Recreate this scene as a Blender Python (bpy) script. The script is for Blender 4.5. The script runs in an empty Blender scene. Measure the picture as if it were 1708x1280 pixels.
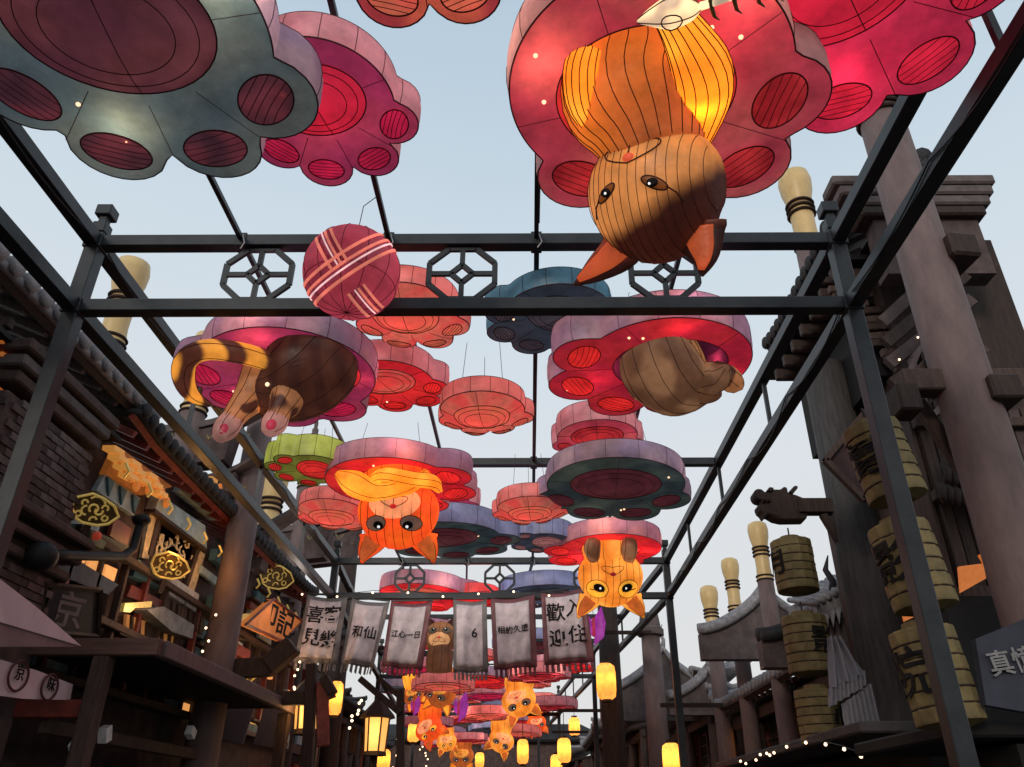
import bpy, math, random
from mathutils import Vector, Matrix
R_=math.radians
random.seed(7)
C=bpy.context.scene.collection
sc=bpy.context.scene
# ---------------------------------------------------------------- camera, sky, exposure
EYE=1.6; FPX=1302.0; PCX=874.0; PCY=640.0; PIT=R_(29.1); YAW=R_(.35)
cam=bpy.data.cameras.new('camera'); co=bpy.data.objects.new('camera',cam); C.objects.link(co)
co.location=(0,0,EYE); co.rotation_euler=(R_(90)+PIT,0,YAW)
cam.sensor_width=36; cam.lens=36*FPX/1708; cam.shift_x=-(PCX-854)/1708; cam.shift_y=0
cam.clip_start=.05; cam.clip_end=2000
sc.camera=co
w=bpy.data.worlds.new('World'); sc.world=w; w.use_nodes=True
nt=w.node_tree; nt.nodes.clear()
N=nt.nodes.new; LK=nt.links.new
out=N('ShaderNodeOutputWorld'); sky=N('ShaderNodeTexSky'); sky.sky_type='NISHITA'; sky.sun_disc=False
sky.sun_elevation=R_(4); sky.sun_rotation=R_(200); sky.air_density=1.2; sky.dust_density=1.5
bg1=N('ShaderNodeBackground'); bg1.inputs[1].default_value=.09; LK(sky.outputs[0],bg1.inputs[0])
tc=N('ShaderNodeTexCoord'); sx=N('ShaderNodeSeparateXYZ'); LK(tc.outputs['Generated'],sx.inputs[0])
nz=N('ShaderNodeTexNoise'); nz.inputs['Scale'].default_value=1.6; nz.inputs['Detail'].default_value=4; LK(tc.outputs['Generated'],nz.inputs[0])
ma=N('ShaderNodeMath'); ma.operation='MULTIPLY_ADD'; LK(nz.outputs[0],ma.inputs[0]); ma.inputs[1].default_value=.10; LK(sx.outputs[2],ma.inputs[2])
cr=N('ShaderNodeValToRGB'); LK(ma.outputs[0],cr.inputs[0])
el=cr.color_ramp.elements
el[0].position=.0; el[0].color=(.80,.785,.79,1)
el[1].position=1.0; el[1].color=(.36,.50,.66,1)
for p,c in ((.25,(.77,.78,.80)),(.45,(.76,.80,.85)),(.66,(.66,.765,.85)),(.85,(.52,.65,.77))):
    e=el.new(p); e.color=(*c,1)
bg2=N('ShaderNodeBackground'); bg2.inputs[1].default_value=1.07; LK(cr.outputs[0],bg2.inputs[0])
mx=N('ShaderNodeMixShader'); mx.inputs[0].default_value=.86; LK(bg1.outputs[0],mx.inputs[1]); LK(bg2.outputs[0],mx.inputs[2]); LK(mx.outputs[0],out.inputs[0])
sd=bpy.data.lights.new('sun','SUN'); sd.energy=1.15; sd.angle=R_(12); sd.color=(1,.9,.8)
so=bpy.data.objects.new('sun',sd); C.objects.link(so); so.rotation_euler=(R_(74),0,R_(-20))
sc.view_settings.view_transform='Standard'; sc.view_settings.look='None'; sc.view_settings.exposure=0; sc.view_settings.gamma=1
sc.view_settings.use_curve_mapping=False
sc.cycles.max_bounces=6; sc.cycles.transparent_max_bounces=6; sc.cycles.use_denoising=True
sc.cycles.sample_clamp_indirect=4

# ---------------------------------------------------------------- where things stand (survey of the photograph)
def ray(px,py):
    r=(px-PCX)/FPX; u=(PCY-py)/FPX
    f=math.cos(PIT)-u*math.sin(PIT); z=math.sin(PIT)+u*math.cos(PIT)
    return Vector((r*math.cos(YAW)-f*math.sin(YAW), f*math.cos(YAW)+r*math.sin(YAW), z))
def at_z(px,py,h):
    d=ray(px,py); t=h/d.z; return Vector((d.x*t,d.y*t,h+EYE))
def at_y(px,py,Y):
    d=ray(px,py); t=Y/d.y; return Vector((d.x*t,Y,d.z*t+EYE))
def at_x(px,py,X):
    d=ray(px,py); t=X/d.x; return Vector((X,d.y*t,d.z*t+EYE))
def cx(Y):   # the street bends gently to the left beyond the second portal
    return 0.0 if Y<=16.05 else -.0758*(Y-16.05)

# ---------------------------------------------------------------- materials
MC={}
def mat(key,col,rough=.6,metal=0,emit=0,ecol=None,noise=.25,scale=8,bump=.0,col2=None,stretch=None,spec=.35):
    if key in MC: return MC[key]
    m=bpy.data.materials.new(key); m.use_nodes=True; t=m.node_tree; b=t.nodes['Principled BSDF']
    tcn=t.nodes.new('ShaderNodeTexCoord'); mp=t.nodes.new('ShaderNodeMapping'); t.links.new(tcn.outputs['Object'],mp.inputs[0])
    if stretch: mp.inputs['Scale'].default_value=stretch
    no=t.nodes.new('ShaderNodeTexNoise'); no.inputs['Scale'].default_value=scale; no.inputs['Detail'].default_value=6; no.inputs['Roughness'].default_value=.65
    t.links.new(mp.outputs[0],no.inputs[0])
    rp=t.nodes.new('ShaderNodeValToRGB'); t.links.new(no.outputs[0],rp.inputs[0])
    c2=col2 or tuple(c*(1-noise) for c in col); c1=col if col2 else tuple(min(1,c*(1+noise)) for c in col)
    rp.color_ramp.elements[0].position=.3; rp.color_ramp.elements[0].color=(*c2,1)
    rp.color_ramp.elements[1].position=.7; rp.color_ramp.elements[1].color=(*c1,1)
    t.links.new(rp.outputs[0],b.inputs['Base Color'])
    b.inputs['Roughness'].default_value=rough; b.inputs['Metallic'].default_value=metal; b.inputs['Specular IOR Level'].default_value=spec
    if bump:
        bp=t.nodes.new('ShaderNodeBump'); bp.inputs['Strength'].default_value=bump; bp.inputs['Distance'].default_value=.02
        t.links.new(no.outputs[0],bp.inputs['Height']); t.links.new(bp.outputs[0],b.inputs['Normal'])
    if emit:
        b.inputs['Emission Color'].default_value=(*(ecol or col),1); b.inputs['Emission Strength'].default_value=emit
    MC[key]=m; return m
def fabric(key,col,glow=.3,col2=None,kind=None,scale=1.5,lo=.4,hi=.6,trans=.5,axis=None,gcol=None):
    """stretched silk, lit from within: diffuse + translucent + the even light of the lamps inside"""
    if key in MC: return MC[key]
    m=bpy.data.materials.new(key); m.use_nodes=True; t=m.node_tree; t.nodes.clear()
    n=t.nodes.new; l=t.links.new
    o=n('ShaderNodeOutputMaterial'); tcn=n('ShaderNodeTexCoord')
    fine=n('ShaderNodeTexNoise'); fine.inputs['Scale'].default_value=3.2; fine.inputs['Detail'].default_value=5; l(tcn.outputs['Object'],fine.inputs[0])
    mot=n('ShaderNodeMapRange'); l(fine.outputs[0],mot.inputs[0]); mot.inputs[1].default_value=.25; mot.inputs[2].default_value=.75; mot.inputs[3].default_value=.5; mot.inputs[4].default_value=1.32; fine.inputs['Roughness'].default_value=.62
    base=n('ShaderNodeMix'); base.data_type='RGBA'; base.inputs[6].default_value=(*col,1); base.inputs[7].default_value=(*(col2 or col),1)
    if kind is None: base.inputs[0].default_value=0
    else:
        if kind=='noise':
            x=n('ShaderNodeTexNoise'); x.inputs['Scale'].default_value=scale; x.inputs['Detail'].default_value=1; l(tcn.outputs['Object'],x.inputs[0]); src=x.outputs[0]
        elif kind=='wave':
            x=n('ShaderNodeTexWave'); x.inputs['Scale'].default_value=scale; x.inputs['Distortion'].default_value=3.5; x.inputs['Detail'].default_value=1; x.bands_direction=axis or 'X'; l(tcn.outputs['Object'],x.inputs[0]); src=x.outputs[0]
        else:   # 'dot': a painted patch bounded by a plane in the thing's own space
            x=n('ShaderNodeVectorMath'); x.operation='DOT_PRODUCT'; l(tcn.outputs['Object'],x.inputs[0]); x.inputs[1].default_value=axis
            y=n('ShaderNodeTexNoise'); y.inputs['Scale'].default_value=5; l(tcn.outputs['Object'],y.inputs[0])
            z=n('ShaderNodeMath'); z.operation='MULTIPLY_ADD'; l(y.outputs[0],z.inputs[0]); z.inputs[1].default_value=.12; l(x.outputs['Value'],z.inputs[2]); src=z.outputs[0]
        mr=n('ShaderNodeMapRange'); mr.interpolation_type='SMOOTHSTEP'; l(src,mr.inputs[0]); mr.inputs[1].default_value=lo; mr.inputs[2].default_value=hi; l(mr.outputs[0],base.inputs[0])
    mul=n('ShaderNodeMix'); mul.data_type='RGBA'; mul.blend_type='MULTIPLY'; mul.inputs[0].default_value=1; l(base.outputs[2],mul.inputs[6]); l(mot.outputs[0],mul.inputs[7])
    wn=n('ShaderNodeTexNoise'); wn.inputs['Scale'].default_value=7; wn.inputs['Detail'].default_value=3; wn.inputs['Distortion'].default_value=1.2; l(tcn.outputs['Object'],wn.inputs[0]); bu=n('ShaderNodeBump'); bu.inputs['Strength'].default_value=.35; bu.inputs['Distance'].default_value=.03; l(wn.outputs[0],bu.inputs['Height'])
    d=n('ShaderNodeBsdfDiffuse'); tr=n('ShaderNodeBsdfTranslucent'); l(mul.outputs[2],d.inputs[0]); l(mul.outputs[2],tr.inputs[0])
    ms=n('ShaderNodeMixShader'); ms.inputs[0].default_value=trans; l(d.outputs[0],ms.inputs[1]); l(tr.outputs[0],ms.inputs[2])
    gl=n('ShaderNodeBsdfGlossy'); gl.inputs['Roughness'].default_value=.45; gl.inputs[0].default_value=(.9,.9,.9,1)
    mg=n('ShaderNodeMixShader'); mg.inputs[0].default_value=.035; l(ms.outputs[0],mg.inputs[1]); l(gl.outputs[0],mg.inputs[2])
    em=n('ShaderNodeEmission'); em.inputs[1].default_value=glow; l(mul.outputs[2],em.inputs[0])
    for q_ in (d,tr,gl): l(bu.outputs[0],q_.inputs['Normal'])
    if gcol:
        mm=n('ShaderNodeMix'); mm.data_type='RGBA'; mm.blend_type='MULTIPLY'; mm.inputs[0].default_value=1; l(mul.outputs[2],mm.inputs[6]); mm.inputs[7].default_value=(*gcol,1); l(mm.outputs[2],em.inputs[0])
    ad=n('ShaderNodeAddShader'); l(mg.outputs[0],ad.inputs[0]); l(em.outputs[0],ad.inputs[1]); l(ad.outputs[0],o.inputs[0])
    MC[key]=m; return m
STEEL=mat('grey painted steel',(.030,.034,.038),.42,.2,noise=.3,scale=5,bump=.12,col2=(.013,.016,.020))
WIRE=mat('dark seam wire',(.055,.014,.012),.7)
CABLE=mat('black cable',(.01,.01,.01),.6)
BULB=mat('warm bulb',(1,.8,.5),.4,emit=1.6,ecol=(1,.60,.36))
BULBW=mat('white fairy bulb',(1,.9,.7),.4,emit=3.5,ecol=(1,.66,.38))
WOOD=mat('weathered timber',(.065,.040,.032),.75,noise=.45,scale=5,bump=.5,stretch=(6,6,.7))
WOODL=mat('pale mauve timber',(.155,.108,.102),.75,noise=.22,scale=3,bump=.35,stretch=(2.5,2.5,.8))
DARKW=mat('dark brown timber',(.035,.020,.015),.7,noise=.5,scale=5,bump=.4,stretch=(5,5,.8))
BLACKW=mat('black boarding',(.008,.007,.007),.8,noise=.5,scale=3)  # near-black board colour with random tone
ROOFT=mat('grey clay tile',(.27,.26,.27),.8,noise=.45,scale=9,bump=.4)
ROOFD=mat('dark clay tile',(.030,.028,.030),.8,noise=.45,scale=9,bump=.4)
STONE=mat('mauve carved stone',(.12,.096,.094),.85,noise=.35,scale=5,bump=.5)
HEADY=mat('yellow varnished wood',(.66,.47,.21),.4,noise=.14,scale=3,bump=.08,stretch=(2,2,1))
ROPE=mat('dark rope band',(.035,.018,.014),.8,noise=.4,scale=40,bump=.5)
GOLD=mat('gold paint',(.55,.40,.12),.35,.6,noise=.3,scale=20,emit=.18,ecol=(.9,.6,.15))  # slight emission brightens the gold as if lamp light fell on it
GOLDB=mat('brass brown panel',(.10,.06,.02),.4,.4,noise=.4,scale=14)
TEAL=mat('pale teal board',(.30,.40,.43),.7,noise=.35,scale=5,bump=.3)
TEALD=mat('deep teal board',(.06,.14,.17),.7,noise=.4,scale=5,bump=.3)
RED=mat('red lacquer',(.16,.03,.02),.5,noise=.4,scale=7)
AMBD=mat('deep amber soffit',(.22,.08,.03),.6,emit=.12,ecol=(1,.3,.05),noise=.5,scale=5)  # slight emission stands in for warm lamp light on the soffit
ORL=mat('orange panel with lamp glow',(.6,.2,.05),.6,emit=.30,ecol=(1,.30,.05),noise=.5,scale=9)  # emission stands in for lamp light falling on panel and buds
WINL=mat('lit window paper',(.7,.35,.12),.6,emit=.7,ecol=(1,.42,.12),noise=.4,scale=3)
LAMP=mat('glowing lantern paper',(.9,.6,.3),.6,emit=1.0,ecol=(1,.46,.10),noise=.2,scale=2)
LAMPC=mat('bright lamp core',(1,.8,.4),.6,emit=2.4,ecol=(1,.66,.2))
BAMB=mat('yellow bamboo paper',(.19,.145,.06),.7,noise=.35,scale=6,bump=.4)
INK=mat('black ink',(.008,.006,.006),.8)
INKG=mat('brown ink',(.09,.03,.035),.8)
CLOTH=fabric('grey white banner cloth',(.82,.72,.73),.0,(.74,.64,.66),'noise',2.5,trans=.3)
CLOTHB=fabric('grey brown banner border',(.24,.21,.20),.02,trans=.35)  # small glow put in for light coming through the border
CLOTHR=fabric('red brown banner border',(.26,.09,.10),.03,trans=.4)  # faint emission imitates backlight in the red border cloth
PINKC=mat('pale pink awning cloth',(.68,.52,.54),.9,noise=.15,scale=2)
SLATE=mat('slate blue sign board',(.035,.038,.055),.7,noise=.25,scale=5)
WHT=mat('white paint',(.7,.7,.7),.7)
WBR=mat('dusty brick wall',(.085,.055,.048),.9,noise=.4,scale=5,bump=.5)

# ---------------------------------------------------------------- mesh helpers
class MB:
    def __init__(s): s.v=[]; s.f=[]
    def add(s,v,f):
        o=len(s.v); s.v+= [tuple(p) for p in v]; s.f+=[tuple(i+o for i in q) for q in f]; return s
    def box(s,c,d,rot=None,taper=1):
        c=Vector(c); x,y,z=[k/2 for k in d]
        P=[Vector((a*x*(taper if k>0 else 1),b*y*(taper if k>0 else 1),k*z)) for k in(-1,1) for a,b in((-1,-1),(1,-1),(1,1),(-1,1))]
        if rot is not None: P=[rot@p for p in P]
        return s.add([p+c for p in P],[(3,2,1,0),(4,5,6,7),(0,1,5,4),(1,2,6,5),(2,3,7,6),(3,0,4,7)])
    def bar(s,a,b,wd,ht,up=(0,0,1)):
        a=Vector(a); b=Vector(b); d=(b-a); L=d.length; d.normalize(); up=Vector(up)
        if abs(d.dot(up))>.98: up=Vector((0,1,0))
        x=d.cross(up).normalized(); z=x.cross(d)
        M=Matrix((x,d,z)).transposed()
        return s.box((a+b)/2,(wd,L,ht),M)
    def tube(s,pts,r,n=6,closed=False,cap=True):
        pts=[Vector(p) for p in pts]; m=len(pts); rs=r if isinstance(r,(list,tuple)) else [r]*m
        V=[];F=[]; prev=None
        for i,p in enumerate(pts):
            if closed: t=pts[(i+1)%m]-pts[i-1]
            else: t=pts[min(i+1,m-1)]-pts[max(i-1,0)]
            if t.length<1e-9: t=Vector((0,0,1))
            t.normalize()
            if prev is None:
                u=Vector((0,0,1)) if abs(t.z)<.9 else Vector((1,0,0))
                prev=t.cross(u).normalized()
            u=(prev-t*prev.dot(t))
            if u.length<1e-6: u=t.orthogonal()
            u.normalize(); prev=u; w_=t.cross(u)
            for k in range(n):
                a=2*math.pi*k/n; V.append(p+(u*math.cos(a)+w_*math.sin(a))*rs[i])
        for i in range(m if closed else m-1):
            j=(i+1)%m
            for k in range(n): F.append((i*n+k,i*n+(k+1)%n,j*n+(k+1)%n,j*n+k))
        if cap and not closed: F.append(tuple(range(n))[::-1]); F.append(tuple((m-1)*n+k for k in range(n)))
        return s.add(V,F)
    def lathe(s,prof,c=(0,0,0),n=20,rot=None):
        V=[];F=[]; c=Vector(c); m=len(prof)
        for r,z in prof:
            for k in range(n):
                a=2*math.pi*k/n; p=Vector((r*math.cos(a),r*math.sin(a),z))
                if rot is not None: p=rot@p
                V.append(p+c)
        for i in range(m-1):
            for k in range(n): F.append((i*n+k,i*n+(k+1)%n,(i+1)*n+(k+1)%n,(i+1)*n+k))
        F.append(tuple(range(n))[::-1]); F.append(tuple((m-1)*n+k for k in range(n)))
        return s.add(V,F)
    def prism(s,poly,off):
        """closed polygon given thickness along vector off"""
        n=len(poly); off=Vector(off); P=[Vector(p) for p in poly]
        return s.add(P+[p+off for p in P],[tuple(range(n))[::-1],tuple(range(n,2*n))]+[(i,(i+1)%n,n+(i+1)%n,n+i) for i in range(n)])
    def ball(s,c,r,nu=12,nv=8,sc=(1,1,1),rot=None):
        prof=[(max(1e-4,math.sin(math.pi*i/nv)),-math.cos(math.pi*i/nv)) for i in range(nv+1)]
        V=[];F=[]; c=Vector(c)
        for q,z in prof:
            for k in range(nu):
                a=2*math.pi*k/nu; p=Vector((q*math.cos(a)*sc[0],q*math.sin(a)*sc[1],z*sc[2]))*r
                if rot is not None: p=rot@p
                V.append(p+c)
        for i in range(nv):
            for k in range(nu): F.append((i*nu+k,i*nu+(k+1)%nu,(i+1)*nu+(k+1)%nu,(i+1)*nu+k))
        return s.add(V,F)
    def build(s,name,m,parent=None,smooth=False,loc=None,bevel=0,**props):
        me=bpy.data.meshes.new(name); me.from_pydata(s.v,[],s.f); me.materials.append(m)
        if smooth: me.polygons.foreach_set('use_smooth',[True]*len(me.polygons))
        me.update(); o=bpy.data.objects.new(name,me); C.objects.link(o)
        if smooth=='auto': pass
        if parent is not None: o.parent=parent
        if loc is not None: o.location=loc
        if bevel:
            b=o.modifiers.new('bevel','BEVEL'); b.width=bevel; b.segments=1; b.limit_method='ANGLE'
        for k,v in props.items(): o[k]=v
        return o
def empty(name,loc,label,cat,group=None,rz=0):
    o=bpy.data.objects.new(name,None); C.objects.link(o); o.location=loc; o.rotation_euler=(0,0,rz); o.empty_display_size=.2
    o['label']=label; o['category']=cat
    if group: o['group']=group
    return o
def tag(o,label,cat,group=None):
    o['label']=label; o['category']=cat
    if group: o['group']=group
    return o
def copy_tree(o,parent=None):
    c=o.copy(); C.objects.link(c); c.parent=parent
    for ch in list(o.children): copy_tree(ch,c)
    return c
def dup(o,loc,label,group=None,rz=None,scale=None):
    c=copy_tree(o); c.location=loc; c['label']=label
    if group: c['group']=group
    if rz is not None: c.rotation_euler=(0,0,rz)
    if scale: c.scale=(scale,)*3
    return c
def lamp(name,loc,e,col=(1,.6,.25),r=.06,parent=None):
    d=bpy.data.lights.new(name,'POINT'); d.energy=e; d.color=col; d.shadow_soft_size=r
    o=bpy.data.objects.new(name,d); C.objects.link(o); o.location=loc
    if parent is not None: o.parent=parent
    return o
def text(s,size,parent,loc,rot,m=None,ext=.004,name='lettering'):
    cu=bpy.data.curves.new(name,'FONT'); cu.body=s; cu.size=size; cu.align_x='CENTER'; cu.align_y='CENTER'; cu.extrude=ext; cu.offset=size*.012; cu.resolution_u=2
    to=bpy.data.objects.new('tmp',cu); C.objects.link(to)
    bpy.context.view_layer.update()
    dg=bpy.context.evaluated_depsgraph_get()
    me=bpy.data.meshes.new_from_object(to.evaluated_get(dg)); bpy.data.objects.remove(to)
    me.name=name; me.materials.clear(); me.materials.append(m or INK)
    o=bpy.data.objects.new(name,me); C.objects.link(o); o.parent=parent; o.location=loc; o.rotation_euler=rot
    return o
def loft(path,radii,n=18,mb=None,seams=None,every=2,sr=.004,flat=1.0,up=(0,0,1),closed_ends=True):
    """ribbed silk tube along a path; seams collects the longitudinal wires"""
    mb=mb or MB(); P=[Vector(p) for p in path]; m=len(P); rings=[]; prev=None
    for i,p in enumerate(P):
        t=(P[min(i+1,m-1)]-P[max(i-1,0)]).normalized()
        if prev is None:
            u=Vector(up); u=u-t*u.dot(t)
            if u.length<.05: u=t.orthogonal()
            prev=u.normalized()
        u=(prev-t*prev.dot(t)).normalized(); prev=u; v=t.cross(u)
        r=radii[i]; ra,rb=(r if isinstance(r,(tuple,list)) else (r,r*flat))
        rings.append([p+u*math.sin(2*math.pi*k/n)*rb+v*math.cos(2*math.pi*k/n)*ra for k in range(n)])
    V=[q for g in rings for q in g]; F=[]
    for i in range(m-1):
        for k in range(n): F.append((i*n+k,i*n+(k+1)%n,(i+1)*n+(k+1)%n,(i+1)*n+k))
    F.append(tuple(range(n))[::-1]); F.append(tuple((m-1)*n+k for k in range(n)))
    mb.add(V,F)
    if seams is not None:
        for k in range(0,n,every):
            seams.tube([rings[i][k]+(rings[i][k]-P[i]).normalized()*.002 if (rings[i][k]-P[i]).length>1e-6 else P[i] for i in range(m)],sr,5)
    return mb
def smooth_path(pts,rad,k=4):
    """Catmull-Rom through pts with radii"""
    P=[Vector(p) for p in pts]; n=len(P); op=[];orr=[]
    tup=[r if isinstance(r,(tuple,list)) else (r,r) for r in rad]
    for i in range(n-1):
        a,b,c,d=P[max(i-1,0)],P[i],P[i+1],P[min(i+2,n-1)]
        ra,rb,rc,rd=tup[max(i-1,0)],tup[i],tup[i+1],tup[min(i+2,n-1)]
        for j in range(k):
            t=j/k
            f=lambda a,b,c,d:.5*((2*b)+(c-a)*t+(2*a-5*b+4*c-d)*t*t+(3*b-a-3*c+d)*t**3)
            op.append(f(a,b,c,d)); orr.append(tuple(max(.002,f(ra[q],rb[q],rc[q],rd[q])) for q in(0,1)))
    op.append(P[-1]); orr.append(tup[-1]); return op,orr

# ---------------------------------------------------------------- the ground
g=MB().add([(-400,-300,0),(400,-300,0),(400,500,0),(-400,500,0)],[(0,1,2,3)]).build('ground',mat('grey street paving',(.10,.09,.085),.8,noise=.4,scale=.6,bump=.2)); g['kind']='structure'
pv=MB()
pv.add([(-5.2,-12,.004),(4.6,-12,.004),(4.6,16,.004),(1.8,62,.004),(-9.5,62,.004),(-5.2,16,.004)],[(0,1,2,3,4,5)])
p_=pv.build('pavement',mat('dark stone slabs',(.075,.065,.06),.6,noise=.45,scale=2,bump=.4)); p_['kind']='structure'

# ---------------------------------------------------------------- steel canopy frames
XL,XR=-4.03,2.86
ZL,ZU=3.965+EYE,4.69+EYE
RODS=(-2.66,-1.29,.08,1.45)
S=.135
def octagon(root,x,y,cxo,s=1):
    mb=MB(); r=.30*s; zc=(ZL+ZU)/2; t=.034
    P=[Vector((x+cxo+r*math.cos(R_(22.5+45*k))*1.08,y,zc+r*math.sin(R_(22.5+45*k))*1.02)) for k in range(8)]
    for k in range(8): mb.bar(P[k],P[(k+1)%8],.05,t,(0,1,0))
    q=.10; Q=[Vector((x+cxo+q*math.cos(R_(90*k)),y,zc+q*math.sin(R_(90*k)))) for k in range(4)]
    for k in range(4):
        mb.bar(Q[k],Q[(k+1)%4],.048,t*.9,(0,1,0))
        e=Vector((x+cxo+r*1.0*math.cos(R_(90*k)),y,zc+r*.96*math.sin(R_(90*k)))); mb.bar(Q[k],e,.046,t*.9,(0,1,0))
    mb.build('lattice_ornament',STEEL,root)
def portal(root,y,ornaments=True,post=True):
    c=cx(y)
    for x in (XL,XR):
        if post:
            MB().box((x+c,y,ZU/2),(S,S,ZU)).build('post',STEEL,root,bevel=.006)
            mb=MB(); mb.box((x+c,y,ZU+.10),(.07,.07,.20)); mb.box((x+c,y,ZU+.17),(.13,.13,.12)); mb.box((x+c,y,ZU+.275),(.08,.08,.10)); mb.box((x+c,y,ZU+.37),(.15,.15,.12))
            mb.build('finial',STEEL,root,bevel=.008)
            for z in (ZL,ZU):
                MB().box((x+c,y,z),(S+.03,S+.03,S+.03)).build('joint_plate',STEEL,root,bevel=.006)
                for bx,bz in ((-.045,-.045),(.045,-.045),(-.045,.045),(.045,.045)): MB().ball((x+c+bx,y-S/2-.018,z+bz),.012,8,5,(1,.6,1)).build('bolt',STEEL,root,smooth=True)
    for z in (ZL,ZU):
        MB().box(((XL+XR)/2+c,y,z),(XR-XL-S,S*.92,S*.92)).build('cross_beam',STEEL,root,bevel=.006)
    if ornaments:
        for x in (-2.46,-.6,1.24): octagon(root,x,y,c)
def bay(y0,y1,label,orn=(True,True),start=True,nmid=1):
    root=empty('canopy_frame',((XL+XR)/2+cx(y0),y0,0),label,'steel frame','open steel frames spanning the street')
    inv=Vector(root.location)
    before=set(C.objects)
    if start: portal(root,y0,orn[0])
    portal(root,y1,orn[1])
    for x in (XL,XR):
        for z in (ZL,ZU):
            MB().bar((x+cx(y0),y0+S/2+.016,z),(x+cx(y1),y1-S/2-.016,z),S*.94,S*.94).build('side_rail',STEEL,root,bevel=.006)
        k=int(round((y1-y0)/2.58))
        for i in range(1,k):
            y=y0+(y1-y0)*i/k
            MB().box((x+cx(y),y,(ZL+ZU)/2),(.045,.045,ZU-ZL-S)).build('strut',STEEL,root)
    ym=(y0+y1)/2
    MB().box(((XL+XR)/2+cx(ym),ym,ZU),(XR-XL-S,S*.85,S*.85)).build('cross_beam',STEEL,root,bevel=.006)
    for x in RODS:
        for ya,yb in ((y0+S/2,ym-S/2),(ym+S/2,yb_:=y1-S/2)):
            MB().bar((x+cx(ya),ya,ZU+.01),(x+cx(yb),yb,ZU+.01),.042,.042).build('roof_rod',STEEL,root)
        MB().tube([(x+cx(y1)-.03,y1-.02,ZU+.09),(x+cx(y1)+.02,y1-.09,ZU+.03),(x+cx(y1)+.05,y1-.085,ZU-.06),(x+cx(y1)+.01,y1-.05,ZU-.10)],.006,5).build('wire_tie',WHT,root)
    for o in root.children: o.location=-inv
    return root
frA=bay(-4.6,5.72,'steel frame overhead, nearest the camera, with three octagon ornaments and cube finials',start=True)
def droop(root,x,z,y0,y1,n,sag,nm='power_cable'):
    inv=Vector(root.location); L_=(y1-y0)/n; P=[]
    for i in range(n):
        for j in range(8):
            t=j/8; P.append(Vector((x+cx(y0+(i+t)*L_),y0+(i+t)*L_,z-sag*4*t*(1-t)*(1+.4*math.sin(i*2.3))))-inv)
    MB().tube(P,.008,5).build(nm,CABLE,root)
frB=bay(5.72,16.05,'middle steel frame running from the yarn ball beam back to the cloth banners',start=False)
frC=bay(16.05,26.4,'steel frame just behind the cloth banners, bending left with the street',start=False)
frD=bay(26.4,36.7,'far steel frame behind the fringed banners, beam under a small octagon',start=False)
frE=bay(36.7,47,'farthest steel frame at the end of the street among small lanterns',start=False)
def wires(y0,x,n):
    pass

for rt_,y0,y1 in ((frA,-4.5,5.7),(frB,5.75,16.0),(frC,16.1,26.3)):
    droop(rt_,XL+.075,ZU-.03,y0,y1,5,.10); droop(rt_,XR-.075,ZL+.02,y0,y1,6,.13); droop(rt_,.10,ZU-.03,y0,y1,4,.05)
# bolted plates where rods meet the beams
for y,rt_ in ((5.72,frB),(16.05,frC),(10.885,frB)):
    for x in RODS:
        MB().box((x-rt_.location.x,y-rt_.location.y,ZU-rt_.location.z-.001),(.10,S+.012,S+.012)).build('clamp_plate',STEEL,rt_,bevel=.005)
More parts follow.
